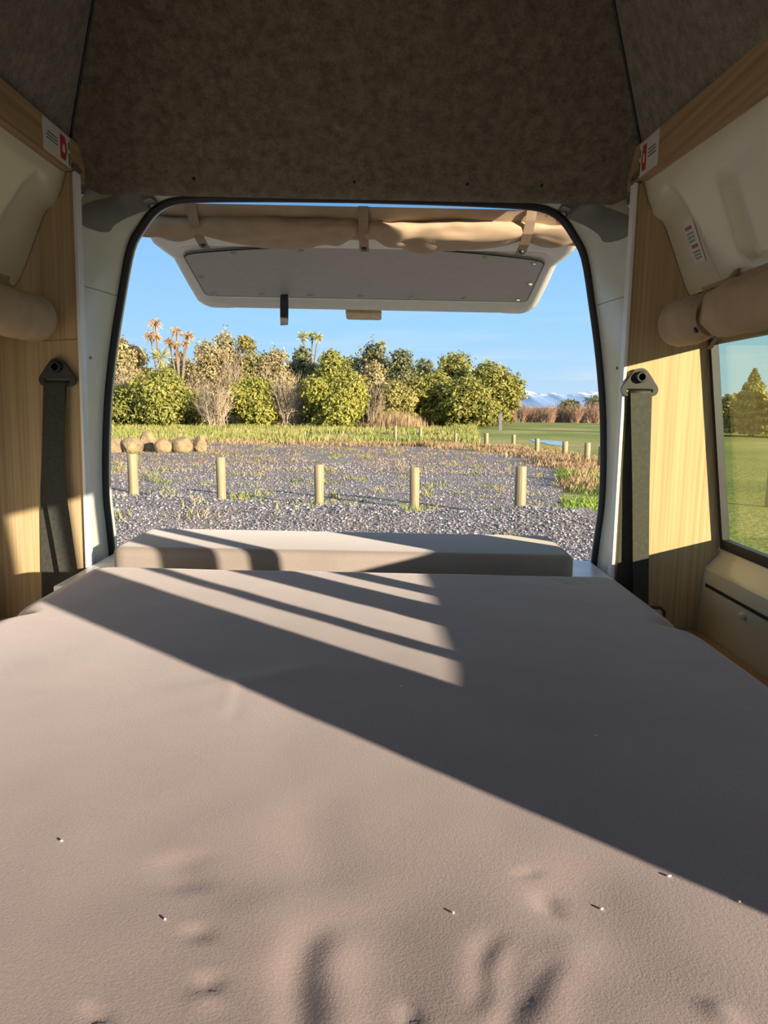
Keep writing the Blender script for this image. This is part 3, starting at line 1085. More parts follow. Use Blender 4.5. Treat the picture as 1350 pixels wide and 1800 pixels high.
# ------------------------------------------------------------------ rolled side blinds
def roll_noise(t, w, seed):
    return (fbm(np.array([t * 14.0 + 3]), np.array([w * 1.6 + 5]), seed, 3)[0] - .5) * 2
def side_roll(s, y0, y1, uax, zax, rad, label, strap_y, group):
    r = root('rolled_blind', (CX + s * uax, (y0 + y1) / 2, zax - rad), van=True, label=label, cat='blind', group=group)
    ny, nw = 110, 28
    V = []
    for i in range(ny):
        t = i / (ny - 1)
        y = y1 + (y0 - y1) * t
        pinch = min([1] + [1 - .30 * math.exp(-((y - q) / .03) ** 2) for q in strap_y])
        endr = min(1.0, .62 + .38 * math.sqrt(min(1, (y1 - y) / .018)))
        for k in range(nw):
            w = 2 * math.pi * k / nw
            nz_ = roll_noise(y * .55, math.cos(w) * 1.2 + math.sin(w), 21)
            rr = rad * pinch * endr * (1 + .10 * nz_ * (1 if y1 - y > .04 else 0))
            fold = 0.0
            for q in strap_y:
                fold += .09 * rad * math.sin(w * 4 + (y - q) * 70) * math.exp(-abs(y - q) / .06)
            V.append((CX + s * (uax + (rr + fold) * math.cos(w) * .9), y, zax + (rr + fold) * math.sin(w) * 1.08))
    F = grid_faces(ny, nw).tolist()
    for i in range(ny - 1):
        F.append([i * nw + nw - 1, i * nw, (i + 1) * nw, (i + 1) * nw + nw - 1])
    F.append(list(range(nw)))
    put('roll', (V, F), 'curtain', r, smooth=True)
    # flap from the roll up to the wall
    V = []
    m_ = 60
    for i in range(m_):
        y = y1 - .045 + (y0 - y1 + .045) * i / (m_ - 1)
        for (u_, z_) in ((uax - rad * .15, zax + rad * 1.02), (uax + rad * .6, zax + rad * 1.12), (float(wall_u(.243)) - .006, .243), (float(wall_u(.252)) - .004, .252)):
            V.append((CX + s * u_, y, z_))
    put('flap', (V, grid_faces(m_, 4)), 'curtain', r, smooth=True)
    for q in strap_y:
        P = []
        for w in np.linspace(math.radians(75), math.radians(285), 18):
            P.append((CX + s * (uax + rad * .90 * math.cos(w) * .92), q + .006 * math.sin(w * 2), zax + rad * .92 * math.sin(w) * 1.1))
        P = [(CX + s * (float(wall_u(.25)) - .006), q - .012, .262)] + P
        P.append((P[-1][0] - s * .010, P[-1][1] + .008, P[-1][2] - .022))
        st = put('strap', ribbon(P, [.021] * len(P), .0022, (0, 1, 0), (-s * .7, 0, .3)), 'strap', r, smooth=False)
        a = P[13]
        put('snap', tube([(a[0] - s * .001, a[1], a[2]), (a[0] - s * .005, a[1], a[2] - .002)], [.0062, .0045], 10), 'plastic', st)
    put('end_seam', tube([(CX + s * (uax + rad * .60 * math.cos(w) * .92), y1 + .0006, zax + rad * .66 * math.sin(w) * 1.08) for w in np.linspace(0, 2 * math.pi, 24)][:-1], .0014, 6, closed=True), 'strap', r)
    return r
side_roll(1, .15, 1.655, .675, .183, .044, 'long rolled tan blind above the tinted side window, tied with a strap', [1.455, .9, .4], 'rolled side blinds')
side_roll(-1, .15, 1.692, .668, .172, .045, 'rolled tan blind end showing at the edge beside the oak panel', [1.20, .7], 'rolled side blinds')
put('cord', tube([(-.80 + .05, 1.655, .145), (-.77, 1.70, .132), (-.74, 1.7165, .128), (-.69, 1.7165, .131), (-.667, 1.7165, .1325)], .0008, 5), 'strap', panel_l)

# ------------------------------------------------------------------ tailgate
HY, HZ = 1.98, .56
SL = .9756
CL = .2195
def TG(u, v, n=0.0):
    return (CX + u, HY + v * SL - n * CL, HZ - v * CL - n * SL)
door = root('door_1', TG(0, 0), van=True, kind='structure', label='raised rear tailgate with grey inner card and tan blind')
def hw(v):
    return np.interp(v, [0, .10, .25, .34, .42, .47, .53, .76, .90, .945, .97, .985], [.54, .575, .615, .642, .645, .632, .612, .622, .625, .612, .585, .53])
vs = np.concatenate([np.linspace(0, .05, 5), np.linspace(.06, .37, 26), np.linspace(.38, .985, 58)])
us = np.linspace(-1, 1, 81)
def relief(u, v, h):
    d = h - np.abs(u)
    e = np.minimum(d, np.maximum(.985 - v, 0))
    n = -.030 * (1 - np.sqrt(np.clip(1 - (1 - np.clip(e / .035, 0, 1)) ** 2, 0, 1)))       # outer edge curls away upwards
    s1 = sd_rr(u, v, 0, .665, .575, .245, .05)
    n = n - .010 * smooth1(-s1 / .02) * 1.0                                                # seat for the card
    n = n + .006 * smooth1(1 - np.abs(v - .935) / .016) * smooth1((.50 - np.abs(u)) / .03)
    n = n - .012 * smooth1(1 - np.abs(v - .958) / .012) * smooth1((.52 - np.abs(u)) / .03)
    return n
V, VV = [], []
H = hw(vs)
Ug = us[None, :] * H[:, None]
Vg = np.repeat(vs[:, None], len(us), 1)
N = relief(Ug, Vg, H[:, None])
v = np.array([TG(a, b, c) for a, b, c in zip(Ug.ravel(), Vg.ravel(), N.ravel())])
uc = (Ug[:-1, :-1] + Ug[1:, 1:]) / 2
vc = (Vg[:-1, :-1] + Vg[1:, 1:]) / 2
keep = ~((np.abs(uc) < .515) & (vc > .07) & (vc < .345))
keep2 = np.ones_like(keep)
back = np.array([TG(a, b, -.05 - .02 * (1 - abs(a) / .65)) for a, b in zip(Ug.ravel(), Vg.ravel())])
f1 = grid_faces(len(vs), len(us), keep)
f2 = grid_faces(len(vs), len(us), keep)[:, ::-1] + len(v)
nR, nC = len(vs), len(us)
per = [(0, j) for j in range(nC)] + [(i, nC - 1) for i in range(1, nR)] + [(nR - 1, j) for j in range(nC - 2, -1, -1)] + [(i, 0) for i in range(nR - 2, 0, -1)]
idx = np.array([i * nC + j for i, j in per])
k = np.arange(len(idx))
sk = np.stack([idx[k], idx[(k + 1) % len(idx)], idx[(k + 1) % len(idx)] + len(v), idx[k] + len(v)], -1)
shell = put('shell', (np.concatenate([v, back]), np.concatenate([f1, f2, sk])), 'body', door, smooth=True, sharp=50)
put('glass', prism([(-.53, .06), (.53, .06), (.53, .355), (-.53, .355)], lambda a, b, t: TG(a, b, t), -.028, -.024), 'glass_clear', door)
put('glass_gasket', tube([TG(a, b, -.012) for a, b in [(-.515, .075), (.515, .075), (.515, .345), (-.515, .345)]], .012, 8, closed=True), 'rubber', door)
# grey card with arched top edge
cardpoly = []
for q in np.linspace(-1, 1, 31):
    cardpoly.append((.555 * q, .415 + .075 * q * q))
def corner(cu_, cv_, r_, a0, a1):
    return [(cu_ + r_ * math.cos(a), cv_ + r_ * math.sin(a)) for a in np.linspace(a0, a1, 6)]
cardpoly = cardpoly[1:-1]
top = [(-.560, .512), (-.548, .494)] + cardpoly + [(.548, .494), (.560, .512)]
poly = top + corner(.546, .818, .02, 0, math.pi / 2) + corner(-.546, .818, .02, math.pi / 2, math.pi)
card = put('card_panel', prism(poly, lambda a, b, t: TG(a, b, t), -.008, -.001), 'card', door)
put('card_gap', tube([TG(a, b, -.0025) for a, b in poly], .0022, 6, closed=True), 'rubber', door)
bts = [(u_, .425 + .072 * (u_ / .555) ** 2 + .012) for u_ in (-.40, -.19, .0, .19, .37, .525)] + [(u_, .815) for u_ in (-.535, -.365, -.195, -.02, .16, .345, .53)] + [(-.545, .67), (.545, .67)]
for (u_, v_) in bts:
    put('button', tube([TG(u_, v_, -.002), TG(u_, v_, .002), TG(u_, v_, .005)], [.0105, .0095, .004], 12), 'card', card, smooth=True)
# latch housing at the bottom edge
lt = put('latch', prism([(-.066, .955), (.066, .955), (.066, 1.020), (.058, 1.030), (-.058, 1.030), (-.066, 1.020)], lambda a, b, t: TG(a - .012, b, t), -.018, .010), 'latch', door)
put('latch_claw', prism([(-.028, 1.02), (.028, 1.02), (.020, 1.042), (-.020, 1.042)], lambda a, b, t: TG(a - .012, b, t), -.014, .004), 'steel', lt)
# pull strap loop
P0 = Vector(TG(-.285, .800, .004))
loop = [P0 + Vector((.006 * math.sin(a * 1.0), .010 * math.sin(a), -.038 + .038 * math.cos(a))) * 1.0 for a in np.linspace(0, math.pi * 1.9, 26)]
loop = [P0 + Vector((0, -.012 * math.sin(a), (-.052) * (1 - math.cos(a)) / 1.0)) for a in np.linspace(0, math.pi * 1.95, 28)]
put('pull_strap', ribbon([tuple(p) for p in loop], [.026] * len(loop), .0022, (1, 0, .1), (0, -.5, .5)), 'webbing', door)

# rolled blind under the tailgate window
def tg_blind():
    r = root('tailgate_blind', TG(0, .27, .09), van=True, label='crumpled tan blind rolled up under the raised tailgate window', cat='blind')
    na, nw = 150, 30
    straps = [-.452, .005, .452]
    V = []
    for i in range(na):
        q = i / (na - 1)
        u_ = -.625 + 1.25 * q
        # distance to the nearest straps drives the sag
        seg = np.interp(u_, [-.625] + straps + [.625], [0, 1, 2, 3, 4])
        ph = seg - math.floor(min(seg, 3.999))
        sag = math.sin(math.pi * ph) if 1 <= seg <= 3 else .35 * math.sin(math.pi * ph)
        pin = math.exp(-min(abs(u_ - s_) for s_ in straps) / .03)
        for k in range(nw):
            w = 2 * math.pi * k / nw
            cw, sw = math.cos(w), math.sin(w)
            nz_ = roll_noise(u_ * .55 + 9, cw * 1.1 + .8 * sw, 31)
            nz2 = math.sin(u_ * 46 + 5 * math.sin(u_ * 9) + cw * 2.2) * math.exp(-min(abs(u_ - s_) for s_ in straps) / .16)
            a_ = .046 + .030 * sag - .008 * pin
            b_ = .024 + .006 * sag - .008 * pin
            vv = .240 + .030 * sag + a_ * cw * (1 + .14 * nz_ + .05 * nz2)
            nn_ = .024 + .004 * sag + b_ * sw * (1 + .34 * nz_ + .38 * nz2)
            V.append(TG(u_, vv, nn_))
    F = grid_faces(na, nw).tolist()
    for i in range(na - 1):
        F.append([i * nw + nw - 1, i * nw, (i + 1) * nw, (i + 1) * nw + nw - 1])
    F.append(list(range(nw)))
    F.append([(na - 1) * nw + k for k in range(nw)][::-1])
    put('roll', (V, F), 'curtain', r, smooth=True)
    # flat cloth between the fixing and the roll
    V = []
    for i in range(60):
        u_ = -.60 + 1.20 * i / 59
        for (v_, n_) in ((.150, .004), (.18, .010 + .004 * math.sin(u_ * 23)), (.21, .016 + .006 * math.sin(u_ * 17 + 1)), (.25, .02)):
            V.append(TG(u_, v_, n_))
    put('flap', (V, grid_faces(60, 4)), 'curtain', r, smooth=True)
    for s_ in straps:
        P = [TG(s_, .148, .006), TG(s_, .17, .022), TG(s_, .21, .042), TG(s_, .26, .050), TG(s_, .305, .050), TG(s_, .335, .046), TG(s_, .362, .036)]
        st = put('strap', ribbon(P, [.027] * len(P), .0025, (1, 0, 0), (0, 0, 1)), 'strap', r)
        a, b = Vector(TG(s_, .302, .050)), Vector(TG(s_, .302, .056))
        put('snap', tube([tuple(a), tuple(b)], [.0085, .006], 12), 'plastic', st)
    return r
tg_blind()
# dark hinge rail over the opening
tag(put('trim_2', prism([(-.50, -.01), (.50, -.01), (.50, .045), (-.50, .045)], lambda a, b, t: TG(a, b, t), -.02, .012), 'rubber', van=True), kind='structure')

# ================================================================== OUTSIDE (world metres, gravel at z = 0)
def terrain(X, Y):
    """the field falls away gently beyond the tree belt"""
    return -2.4 * smooth1((Y - 75) / 120.0) - .25 * smooth1((X - 10) / 30) * smooth1((Y - 20) / 40)

def field():
    ys = np.concatenate([np.arange(-60, 100, 4.0), np.arange(100, 420, 12.0), [500, 700, 1000, 1500, 2200, 3200]])
    xs = np.concatenate([[-2500, -1200, -600, -300, -200], np.arange(-140, 150, 5.0), [200, 300, 600, 1200, 2500]])
    Yg, Xg = np.meshgrid(ys, xs, indexing='ij')
    Zg = terrain(Xg, Yg) - .06
    return np.stack([Xg, Yg, Zg], -1).reshape(-1, 3), grid_faces(len(ys), len(xs))
tag(put('ground_field', field(), 'field', smooth=True), kind='structure', label='green grass field running to the far trees')

LOT = [(-45, 37), (-14, 36.2), (-7, 35.2), (-2, 33.8), (0.6, 32.8), (3.0, 31.2), (4.5, 29.5), (5.1, 26), (4.8, 21), (4.0, 17.5), (3.4, 14.8), (2.75, 12.3), (2.5, 10.4), (3.2, 8.4), (6, 5), (12, -6), (12, -20), (-45, -20)]
def in_poly(X, Y, poly):
    ins = np.zeros(X.shape, bool)
    n = len(poly)
    for i in range(n):
        x0, y0 = poly[i]
        x1, y1 = poly[(i + 1) % n]
        c = ((y0 > Y) != (y1 > Y)) & (X < (x1 - x0) * (Y - y0) / (y1 - y0 + 1e-12) + x0)
        ins ^= c
    return ins
def lot_z(X, Y):
    ridge = np.exp(-((Y - 10.7 + .25 * (X - .5) - .6 * (fbm(X * .35, Y * .2, 5, 2) - .5)) / .85) ** 2)
    z = .20 * ridge * (.45 + 1.1 * fbm(X * 1.1, Y * 1.1, 41, 3))
    z = z + .085 * (fbm(X * .9 + 9, Y * .9, 43, 4) - .5) * np.exp(-np.maximum(Y - 12, 0) / 6) + .02 * (fbm(X * 4, Y * 4, 47, 2) - .5) * np.exp(-np.maximum(Y - 10, 0) / 5)
    return z
def lot():
    xs = np.concatenate([np.arange(-45, -14, 1.5), np.arange(-14, 7.6, .11), np.arange(7.6, 13, .9)])
    ys = np.concatenate([np.arange(-20, 6, 1.3), np.arange(6, 15, .075), np.arange(15, 37.4, .16)])
    Yg, Xg = np.meshgrid(ys, xs, indexing='ij')
    Zg = lot_z(Xg, Yg)
    wob = .7 * (fbm(Xg * .8, Yg * .5, 51, 3) - .5)
    xc = Xg[:-1, :-1] + wob[:-1, :-1] * 1.2
    yc = Yg[:-1, :-1] + wob[:-1, :-1] * 2.0
    keep = in_poly(xc, yc, LOT)
    f = grid_faces(len(ys), len(xs), keep)
    used = np.unique(f)
    mp = np.full(Yg.size, -1)
    mp[used] = np.arange(len(used))
    v = np.stack([Xg, Yg, Zg], -1).reshape(-1, 3)[used]
    return v, mp[f]
tag(put('ground_gravel', lot(), 'ground', smooth=True), kind='structure', label='grey gravel parking ground with a low ridge behind the van')

# loose stones: uncountable
def stones(n):
    oct_v = np.array([(1, 0, 0), (-1, 0, 0), (0, 1, 0), (0, -1, 0), (0, 0, 1), (0, 0, -1)], float)
    oct_f = np.array([(0, 2, 4), (2, 1, 4), (1, 3, 4), (3, 0, 4), (2, 0, 5), (1, 2, 5), (3, 1, 5), (0, 3, 5)])
    u = rng.random(n)
    Y = 7.4 + (22.5 - 7.4) * u ** 2.1
    X = (rng.random(n) * 2 - 1) * (.44 * Y)
    ok = in_poly(X, Y, LOT)
    X, Y = X[ok], Y[ok]
    n = len(X)
    big = rng.random(n) ** 3
    rid = np.exp(-((Y - 10.7 + .25 * (X - .5)) / 1.3) ** 2)
    S = (.009 + .013 * big + .008 * rid * rng.random(n)) * (.8 + .02 * Y)
    v = oct_v[None] * (.65 + .7 * rng.random((n, 6, 1))) * S[:, None, None] * (np.array([1.25, 1.0, .75])[None, None])
    a = rng.random(n) * 6.283
    ca, sa = np.cos(a)[:, None], np.sin(a)[:, None]
    x, y = v[..., 0] * ca - v[..., 1] * sa, v[..., 0] * sa + v[..., 1] * ca
    z = v[..., 2]
    P = np.stack([x + X[:, None], y + Y[:, None], z + (lot_z(X, Y) + S * .25)[:, None]], -1).reshape(-1, 3)
    F = (oct_f[None] + 6 * np.arange(n)[:, None, None]).reshape(-1, 3)
    return P, F
tag(put('gravel_stones', stones(62000), 'stone'), 'loose grey and white gravel stones strewn over the parking ground', 'gravel', kind='stuff')

# ------------------------------------------------------------------ grasses (uncountable)
def blades(X, Y, H, Wd, lean=.35, zoff=0.0):
    n = len(X)
    a = rng.random(n) * 6.283
    bend = lean * H * rng.random(n)
    wx, wy = np.cos(a) * Wd, np.sin(a) * Wd
    b = rng.random(n) * 6.283
    bx, by = np.cos(b) * bend, np.sin(b) * bend
    Z = zoff
    p0 = np.stack([X - wx, Y - wy, Z + 0 * X], -1)
    p1 = np.stack([X + wx, Y + wy, Z + 0 * X], -1)
    p2 = np.stack([X + bx * .4 + wx * .6, Y + by * .4 + wy * .6, Z + H * .6], -1)
    p3 = np.stack([X + bx, Y + by, Z + H], -1)
    P = np.stack([p0, p1, p2, p3], 1).reshape(-1, 3)
    F = np.array([[0, 1, 2], [0, 2, 3]])[None] + 4 * np.arange(n)[:, None, None]
    return P, F.reshape(-1, 3)
def zone(n, x0, x1, y0, y1, keepfn):
    X = x0 + (x1 - x0) * rng.random(n)
    Y = y0 + (y1 - y0) * rng.random(n)
    k = keepfn(X, Y)
    return X[k], Y[k]
# right-hand weedy verge
X, Y = zone(90000, 2.0, 11, 8.5, 31, lambda x, y: ~in_poly(x + .35 * (fbm(x, y, 61, 2) - .5), y, LOT) & (x < 2.2 + (y - 8) * .40) & (x < 6.9) & (fbm(x * .7, y * .7, 63, 3) > .34))
hg = .05 + (.16 - .07 * smooth1((Y - 20) / 8)) * fbm(X * .9, Y * .9, 65, 3) ** 1.5 * (.4 + rng.random(len(X))) * 1.6
g = fbm(X * .45 + 4, Y * .45, 67, 3) + .40 * (1 - smooth1((Y - 11) / 9)) - .06
sel = rng.random(len(X)) < smooth1((g - .30) / .45)
tag(put('verge_grass', blades(X[sel], Y[sel], hg[sel] * .9, .006 + .003 * rng.random(sel.sum()), .7, -.06), 'grass_green'), 'green grass tufts on the verge beside the gravel', 'grass', kind='stuff')
sel = ~sel
tag(put('verge_dry_grass', blades(X[sel], Y[sel], hg[sel] * 1.25, .004 + .003 * rng.random(sel.sum()), .6, -.06), 'grass_dry'), 'dry tan grass and stalks on the verge beside the gravel', 'grass', kind='stuff')
# band of long grass in front of the bush
X, Y = zone(95000, -34, 14, 33, 72, lambda x, y: ~in_poly(x, y, LOT) & (np.abs(x) < .46 * y + 2) & (x < .115 * y + .3) & (fbm(x * .22, y * .12, 71, 3) > .40 - .12 * ((y - 35) < 5)))
hg = (.10 + .30 * rng.random(len(X))) * (.45 + 1.0 * fbm(X * .25, Y * .25, 73, 3))
tag(put('meadow_grass', blades(X, Y, hg, .018 + .02 * rng.random(len(X)), .5, -.06), 'grass_mix'), 'long mixed green and straw grass between gravel and bush', 'grass', kind='stuff')
# rim of dry tussocks along the far edge of the gravel
n = 22000
t = rng.random(n)
ex = np.interp(t, np.linspace(0, 1, 8), [-14, -7, -2, .6, 3.0, 4.6, 5.2, 4.9])
ey = np.interp(t, np.linspace(0, 1, 8), [36.2, 35.2, 33.8, 32.8, 31.2, 29.5, 26, 21])
X = ex + rng.normal(0, .45, n)
Y = ey + rng.normal(0, .8, n)
k = fbm(X * .8, Y * .8, 75, 3) > .42
X, Y = X[k], Y[k]
tag(put('edge_dry_grass', blades(X, Y, .08 + .30 * rng.random(len(X)) * fbm(X, Y, 77, 2), .012 + .01 * rng.random(len(X)), .6, -.04), 'grass_dry'), 'dry tan grass fringe along the far edge of the gravel', 'grass', kind='stuff')
# weeds growing up through the gravel
cs = [(rng.uniform(-.40, .33) * y, y) for y in rng.uniform(10.5, 33, 230)]
X, Y, H = [], [], []
for (a, b) in cs:
    m_ = int(rng.integers(14, 40))
    sp = .06 + .10 * rng.random()
    X.append(rng.normal(a, sp, m_))
    Y.append(rng.normal(b, sp, m_))
    H.append((.03 + .09 * rng.random(m_)) * rng.uniform(.6, 1.5))
X, Y, H = np.concatenate(X), np.concatenate(Y), np.concatenate(H)
k = in_poly(X, Y, LOT)
tag(put('gravel_weeds', blades(X[k], Y[k], H[k], .006 + .004 * rng.random(k.sum()), .9, lot_z(X[k], Y[k])), 'grass_mix'), 'low weeds and grass tufts coming up through the gravel', 'weeds', kind='stuff')
# low dry growth over the far half of the gravel
cs = [(rng.uniform(-.42, .16) * y, y) for y in 17 + 17.5 * rng.random(420) ** .8]
X = np.concatenate([rng.normal(a, .30, 22) for a, b in cs])
Y = np.concatenate([rng.normal(b, .22, 22) for a, b in cs])
k = in_poly(X, Y, LOT)
X, Y = X[k], Y[k]
tag(put('gravel_dry_growth', blades(X, Y, .02 + .06 * rng.random(len(X)), .010 + .008 * rng.random(len(X)), 1.2, lot_z(X, Y) - .005), 'grass_dry'), 'low brown dry growth spread over the far gravel', 'weeds', kind='stuff')
# reeds at the foot of the dark trees
X, Y = rng.normal(.9, 1.15, 1700), rng.normal(57.5, 1.2, 1700)
tag(put('reed_bed', blades(X, Y, (.55 + 1.1 * rng.random(1700) ** 1.5) * np.exp(-((X - .9) / 3) ** 2), .014 + .012 * rng.random(1700), .12, -.06), 'grass_dry'), 'tall straw coloured reeds at the foot of the dark trees', 'reeds', kind='stuff')

# ------------------------------------------------------------------ bollards
def bollard(name, x, y, h, r, label, group, tilt=0.0, seed=0):
    q = random.Random(seed)
    n_ = 16
    V = []
    z0 = -.25
    zz = [z0, .02, h * .3, h * .6, h - .012, h]
    for i, z in enumerate(zz):
        rr = r * (1.0 if i < 5 else .90) * (1 + .03 * math.sin(i * 1.7 + seed))
        for k in range(n_):
            w = 2 * math.pi * k / n_
            j = 1 + .035 * math.sin(3 * w + seed) + .02 * math.sin(7 * w + 2 * seed)
            V.append((x + rr * j * math.cos(w) + tilt * z, y + rr * j * math.sin(w), z))
    F = []
    for i in range(len(zz) - 1):
        for k in range(n_):
            l = (k + 1) % n_
            F.append([i * n_ + k, i * n_ + l, (i + 1) * n_ + l, (i + 1) * n_ + k])
    F.append([(len(zz) - 1) * n_ + k for k in range(n_)])
    base = float(lot_z(np.array([x]), np.array([y]))[0]) if y < 15 else -.03
    V = [(a, b, c + base) for a, b, c in V]
    o = put(name, (V, F), 'post', smooth=True, sharp=50)
    tag(o, label, 'post', group)
    return o
near = [(-4.33, 13.22, .80, .088, 'leftmost round timber bollard, in front of the boulders'),
        (-2.68, 12.60, .76, .076, 'second round timber bollard from the boulders'),
        (-1.06, 12.46, .71, .078, 'third round timber bollard, in the middle of the row'),
        (0.49, 12.31, .68, .079, 'fourth round timber bollard, next to the one by the verge'),
        (2.05, 11.50, .68, .086, 'rightmost near timber bollard beside the weedy verge')]
for k, (x, y, h, r, lab) in enumerate(near):
    bollard('timber_bollard', x, y, h, r, lab, 'near row of timber bollards', [.004, -.002, .006, .0, .004][k], k)
far = [(-3.95, 38.5, .42, .06, 'tiny dark post in the long grass before the bright green bush'),
       (-2.05, 38.5, .45, .06, 'small dark post in the grass left of the tall bollard'),
       (.53, 35.4, .78, .075, 'tall far bollard standing before the straw reeds'),
       (1.80, 38.0, .62, .085, 'pale far bollard just right of the tall one'),
       (3.10, 33.4, .52, .075, 'short far bollard at the bend of the gravel edge'),
       (4.30, 32.4, .56, .095, 'far bollard second before the grey sign board'),
       (5.42, 32.3, .50, .085, 'far bollard directly below the grey sign board'),
       (5.52, 27.8, .52, .085, 'bollard standing left of the puddle'),
       (5.92, 25.2, .53, .09, 'bollard right of the puddle on the verge'),
       (6.12, 23.2, .58, .09, 'bollard second from the door seal on the verge'),
       (5.94, 21.0, .58, .095, 'bollard half hidden by the door seal on the verge')]
for k, (x, y, h, r, lab) in enumerate(far):
    bollard('timber_bollard', x, y, h, r, lab, 'far row of timber bollards', .01 * math.sin(k * 2.3), k + 7)
tag(put('sign_board', join(box(8.24, 8.46, 55.5, 55.56, -.3, 1.15, .01), box(8.30, 8.40, 55.56, 55.62, -.3, 1.0)), 'signpost'), 'narrow grey board standing on the grass by the round pine', 'sign')

# a post just outside the tinted side window
bollard('timber_bollard', 6.55, 12.9, .75, .10, 'weathered post seen low through the tinted side window', 'posts seen through the side window', .02, 31)

# ------------------------------------------------------------------ boulders
def boulder(x, y, sx, sy, sz, label, seed):
    bm = bmesh.new()
    bmesh.ops.create_icosphere(bm, subdivisions=3, radius=1.0)
    q = random.Random(seed)
    pl = []
    for _ in range(11):
        d = Vector((q.gauss(0, 1), q.gauss(0, 1), q.gauss(0, .8))).normalized()
        pl.append((d, q.uniform(.68, .92)))
    for p in bm.verts:
        c = p.co.copy()
        for d, h in pl:
            e = c.dot(d) - h
            if e > 0:
                c -= d * e * .9
        p.co = Vector((x + c.x * sx, y + c.y * sy, sz * .62 + c.z * sz))
    o = put('boulder', bm_vf(bm), 'rock', smooth=True, sharp=28)
    tag(o, label, 'boulder', 'boulders at the edge of the gravel')
boulder(-9.72, 27.7, .50, .42, .33, 'leftmost mossy boulder, partly behind the door seal', 1)
boulder(-9.02, 27.6, .42, .40, .34, 'mossy rounded boulder second from the door seal', 2)
boulder(-8.72, 28.5, .30, .34, .46, 'tall pinkish boulder standing behind the mossy pair', 3)
boulder(-7.92, 27.6, .32, .33, .30, 'small pointed yellow boulder in the middle of the group', 4)
boulder(-7.32, 28.0, .44, .38, .36, 'broad reddish brown boulder beside the small yellow one', 5)
boulder(-6.75, 28.3, .28, .32, .38, 'rightmost upright boulder of the group', 6)

# ------------------------------------------------------------------ trees
def leaves(pts, nrm, size, asp=.55):
    """one rhombic leaf at each point, roughly facing nrm"""
    n = len(pts)
    r = rng.normal(size=(n, 3))
    nn_ = nrm * 1.0 + r * .75
    nn_ /= np.linalg.norm(nn_, axis=1, keepdims=True) + 1e-9
    t = np.cross(nn_, rng.normal(size=(n, 3)))
    t /= np.linalg.norm(t, axis=1, keepdims=True) + 1e-9
    b = np.cross(nn_, t)
    s = (size * (.6 + .8 * rng.random(n)))[:, None]
    P = np.stack([pts - t * s, pts + b * s * asp, pts + t * s, pts - b * s * asp], 1).reshape(-1, 3)
    F = np.array([[0, 1, 2, 3]])[None] + 4 * np.arange(n)[:, None, None]
    return P, F.reshape(-1, 4)
def crown(blobs, n, size, lump=.16, inner=.30):
    w = np.array([(b[3] * b[4] + b[4] * b[5] + b[3] * b[5]) for b in blobs])
    w /= w.sum()
    idx = rng.choice(len(blobs), n, p=w)
    B = np.array(blobs)[idx]
    d = rng.normal(size=(n, 3))
    d /= np.linalg.norm(d, axis=1, keepdims=True)
    rad = np.where(rng.random(n) < inner, rng.uniform(.45, .92, n), rng.uniform(.86, 1.16, n))
    lum = 1 + lump * np.sin(d[:, 0] * 7 + B[:, 0]) * np.sin(d[:, 2] * 8 + B[:, 1]) + lump * .8 * np.sin(d[:, 1] * 9 + d[:, 2] * 11)
    P = B[:, :3] + d * (rad * lum)[:, None] * B[:, 3:6]
    P[:, 2] = np.maximum(P[:, 2], .1)
    return leaves(P, d + np.array([0, 0, .25]), size)
def limb(p, q, r0, r1, n_=6):
    return tube([p, tuple((Vector(p) + Vector(q)) / 2 + Vector((.1 * r0, 0, 0))), q], [r0, (r0 + r1) / 2, r1], n_)
FX = FPX
def px_tree(x, y):
    """bearing (X per metre of depth) and height per metre of depth of a frame point"""
    rx, d = (x - 675) / FPX, (y - 900) / FPX
    w = (rx, math.cos(PITCH) - d * math.sin(PITCH), -math.sin(PITCH) - d * math.cos(PITCH))
    return w[0] / w[1], w[2] / w[1]
def broad(name, x0, x1, ytop, D, mat, n, size, label, ybot=748, group='bush and trees behind the meadow', nb=9, lump=.16, seed=0, bare=0):
    """rounded tree or bush filling frame columns x0..x1 up to ytop, at depth D"""
    q = random.Random(seed + x0)
    a, _ = px_tree(x0, 740)
    b, _ = px_tree(x1, 740)
    _, h = px_tree((x0 + x1) / 2, ytop)
    X0, X1 = a * D, b * D
    top = CAM_Z + h * D
    cx, w = (X0 + X1) / 2, (X1 - X0) / 2
    r = root(name, (cx, D, -.1), label=label, cat='tree' if top > 3.6 else 'bush', group=group)
    blobs = [(cx, D, top * .45, w * .82, w * .8, top * .44)]
    for k in range(nb):
        an = 2 * math.pi * k / nb + q.random()
        rr = w * q.uniform(.38, .62)
        zz = top * q.uniform(.25, .80)
        sh = math.sqrt(max(.15, 1 - ((zz / top - .42) / .62) ** 2))
        blobs.append((cx + math.cos(an) * w * .62 * sh, D + math.sin(an) * w * .6 * sh, min(zz, top - rr * .7), rr, rr, rr * q.uniform(.7, .95)))
    blobs.append((cx + w * q.uniform(-.25, .25), D, top - w * .38, w * .45, w * .45, w * .42))
    put('foliage', crown(blobs, int(n * 1.6), size * .82, lump), mat, r)
    tr = [limb((cx, D, -.3), (cx + w * .1, D, top * .55), .05 + .018 * top, .03)]
    for k in range(5):
        an = 2 * math.pi * k / 5 + q.random()
        tr.append(limb((cx, D, top * .12), (cx + math.cos(an) * w * .6, D + math.sin(an) * w * .6, top * q.uniform(.5, .8)), .03 + .008 * top, .015))
    put('trunk', join(*tr), 'bark', r)
    return r
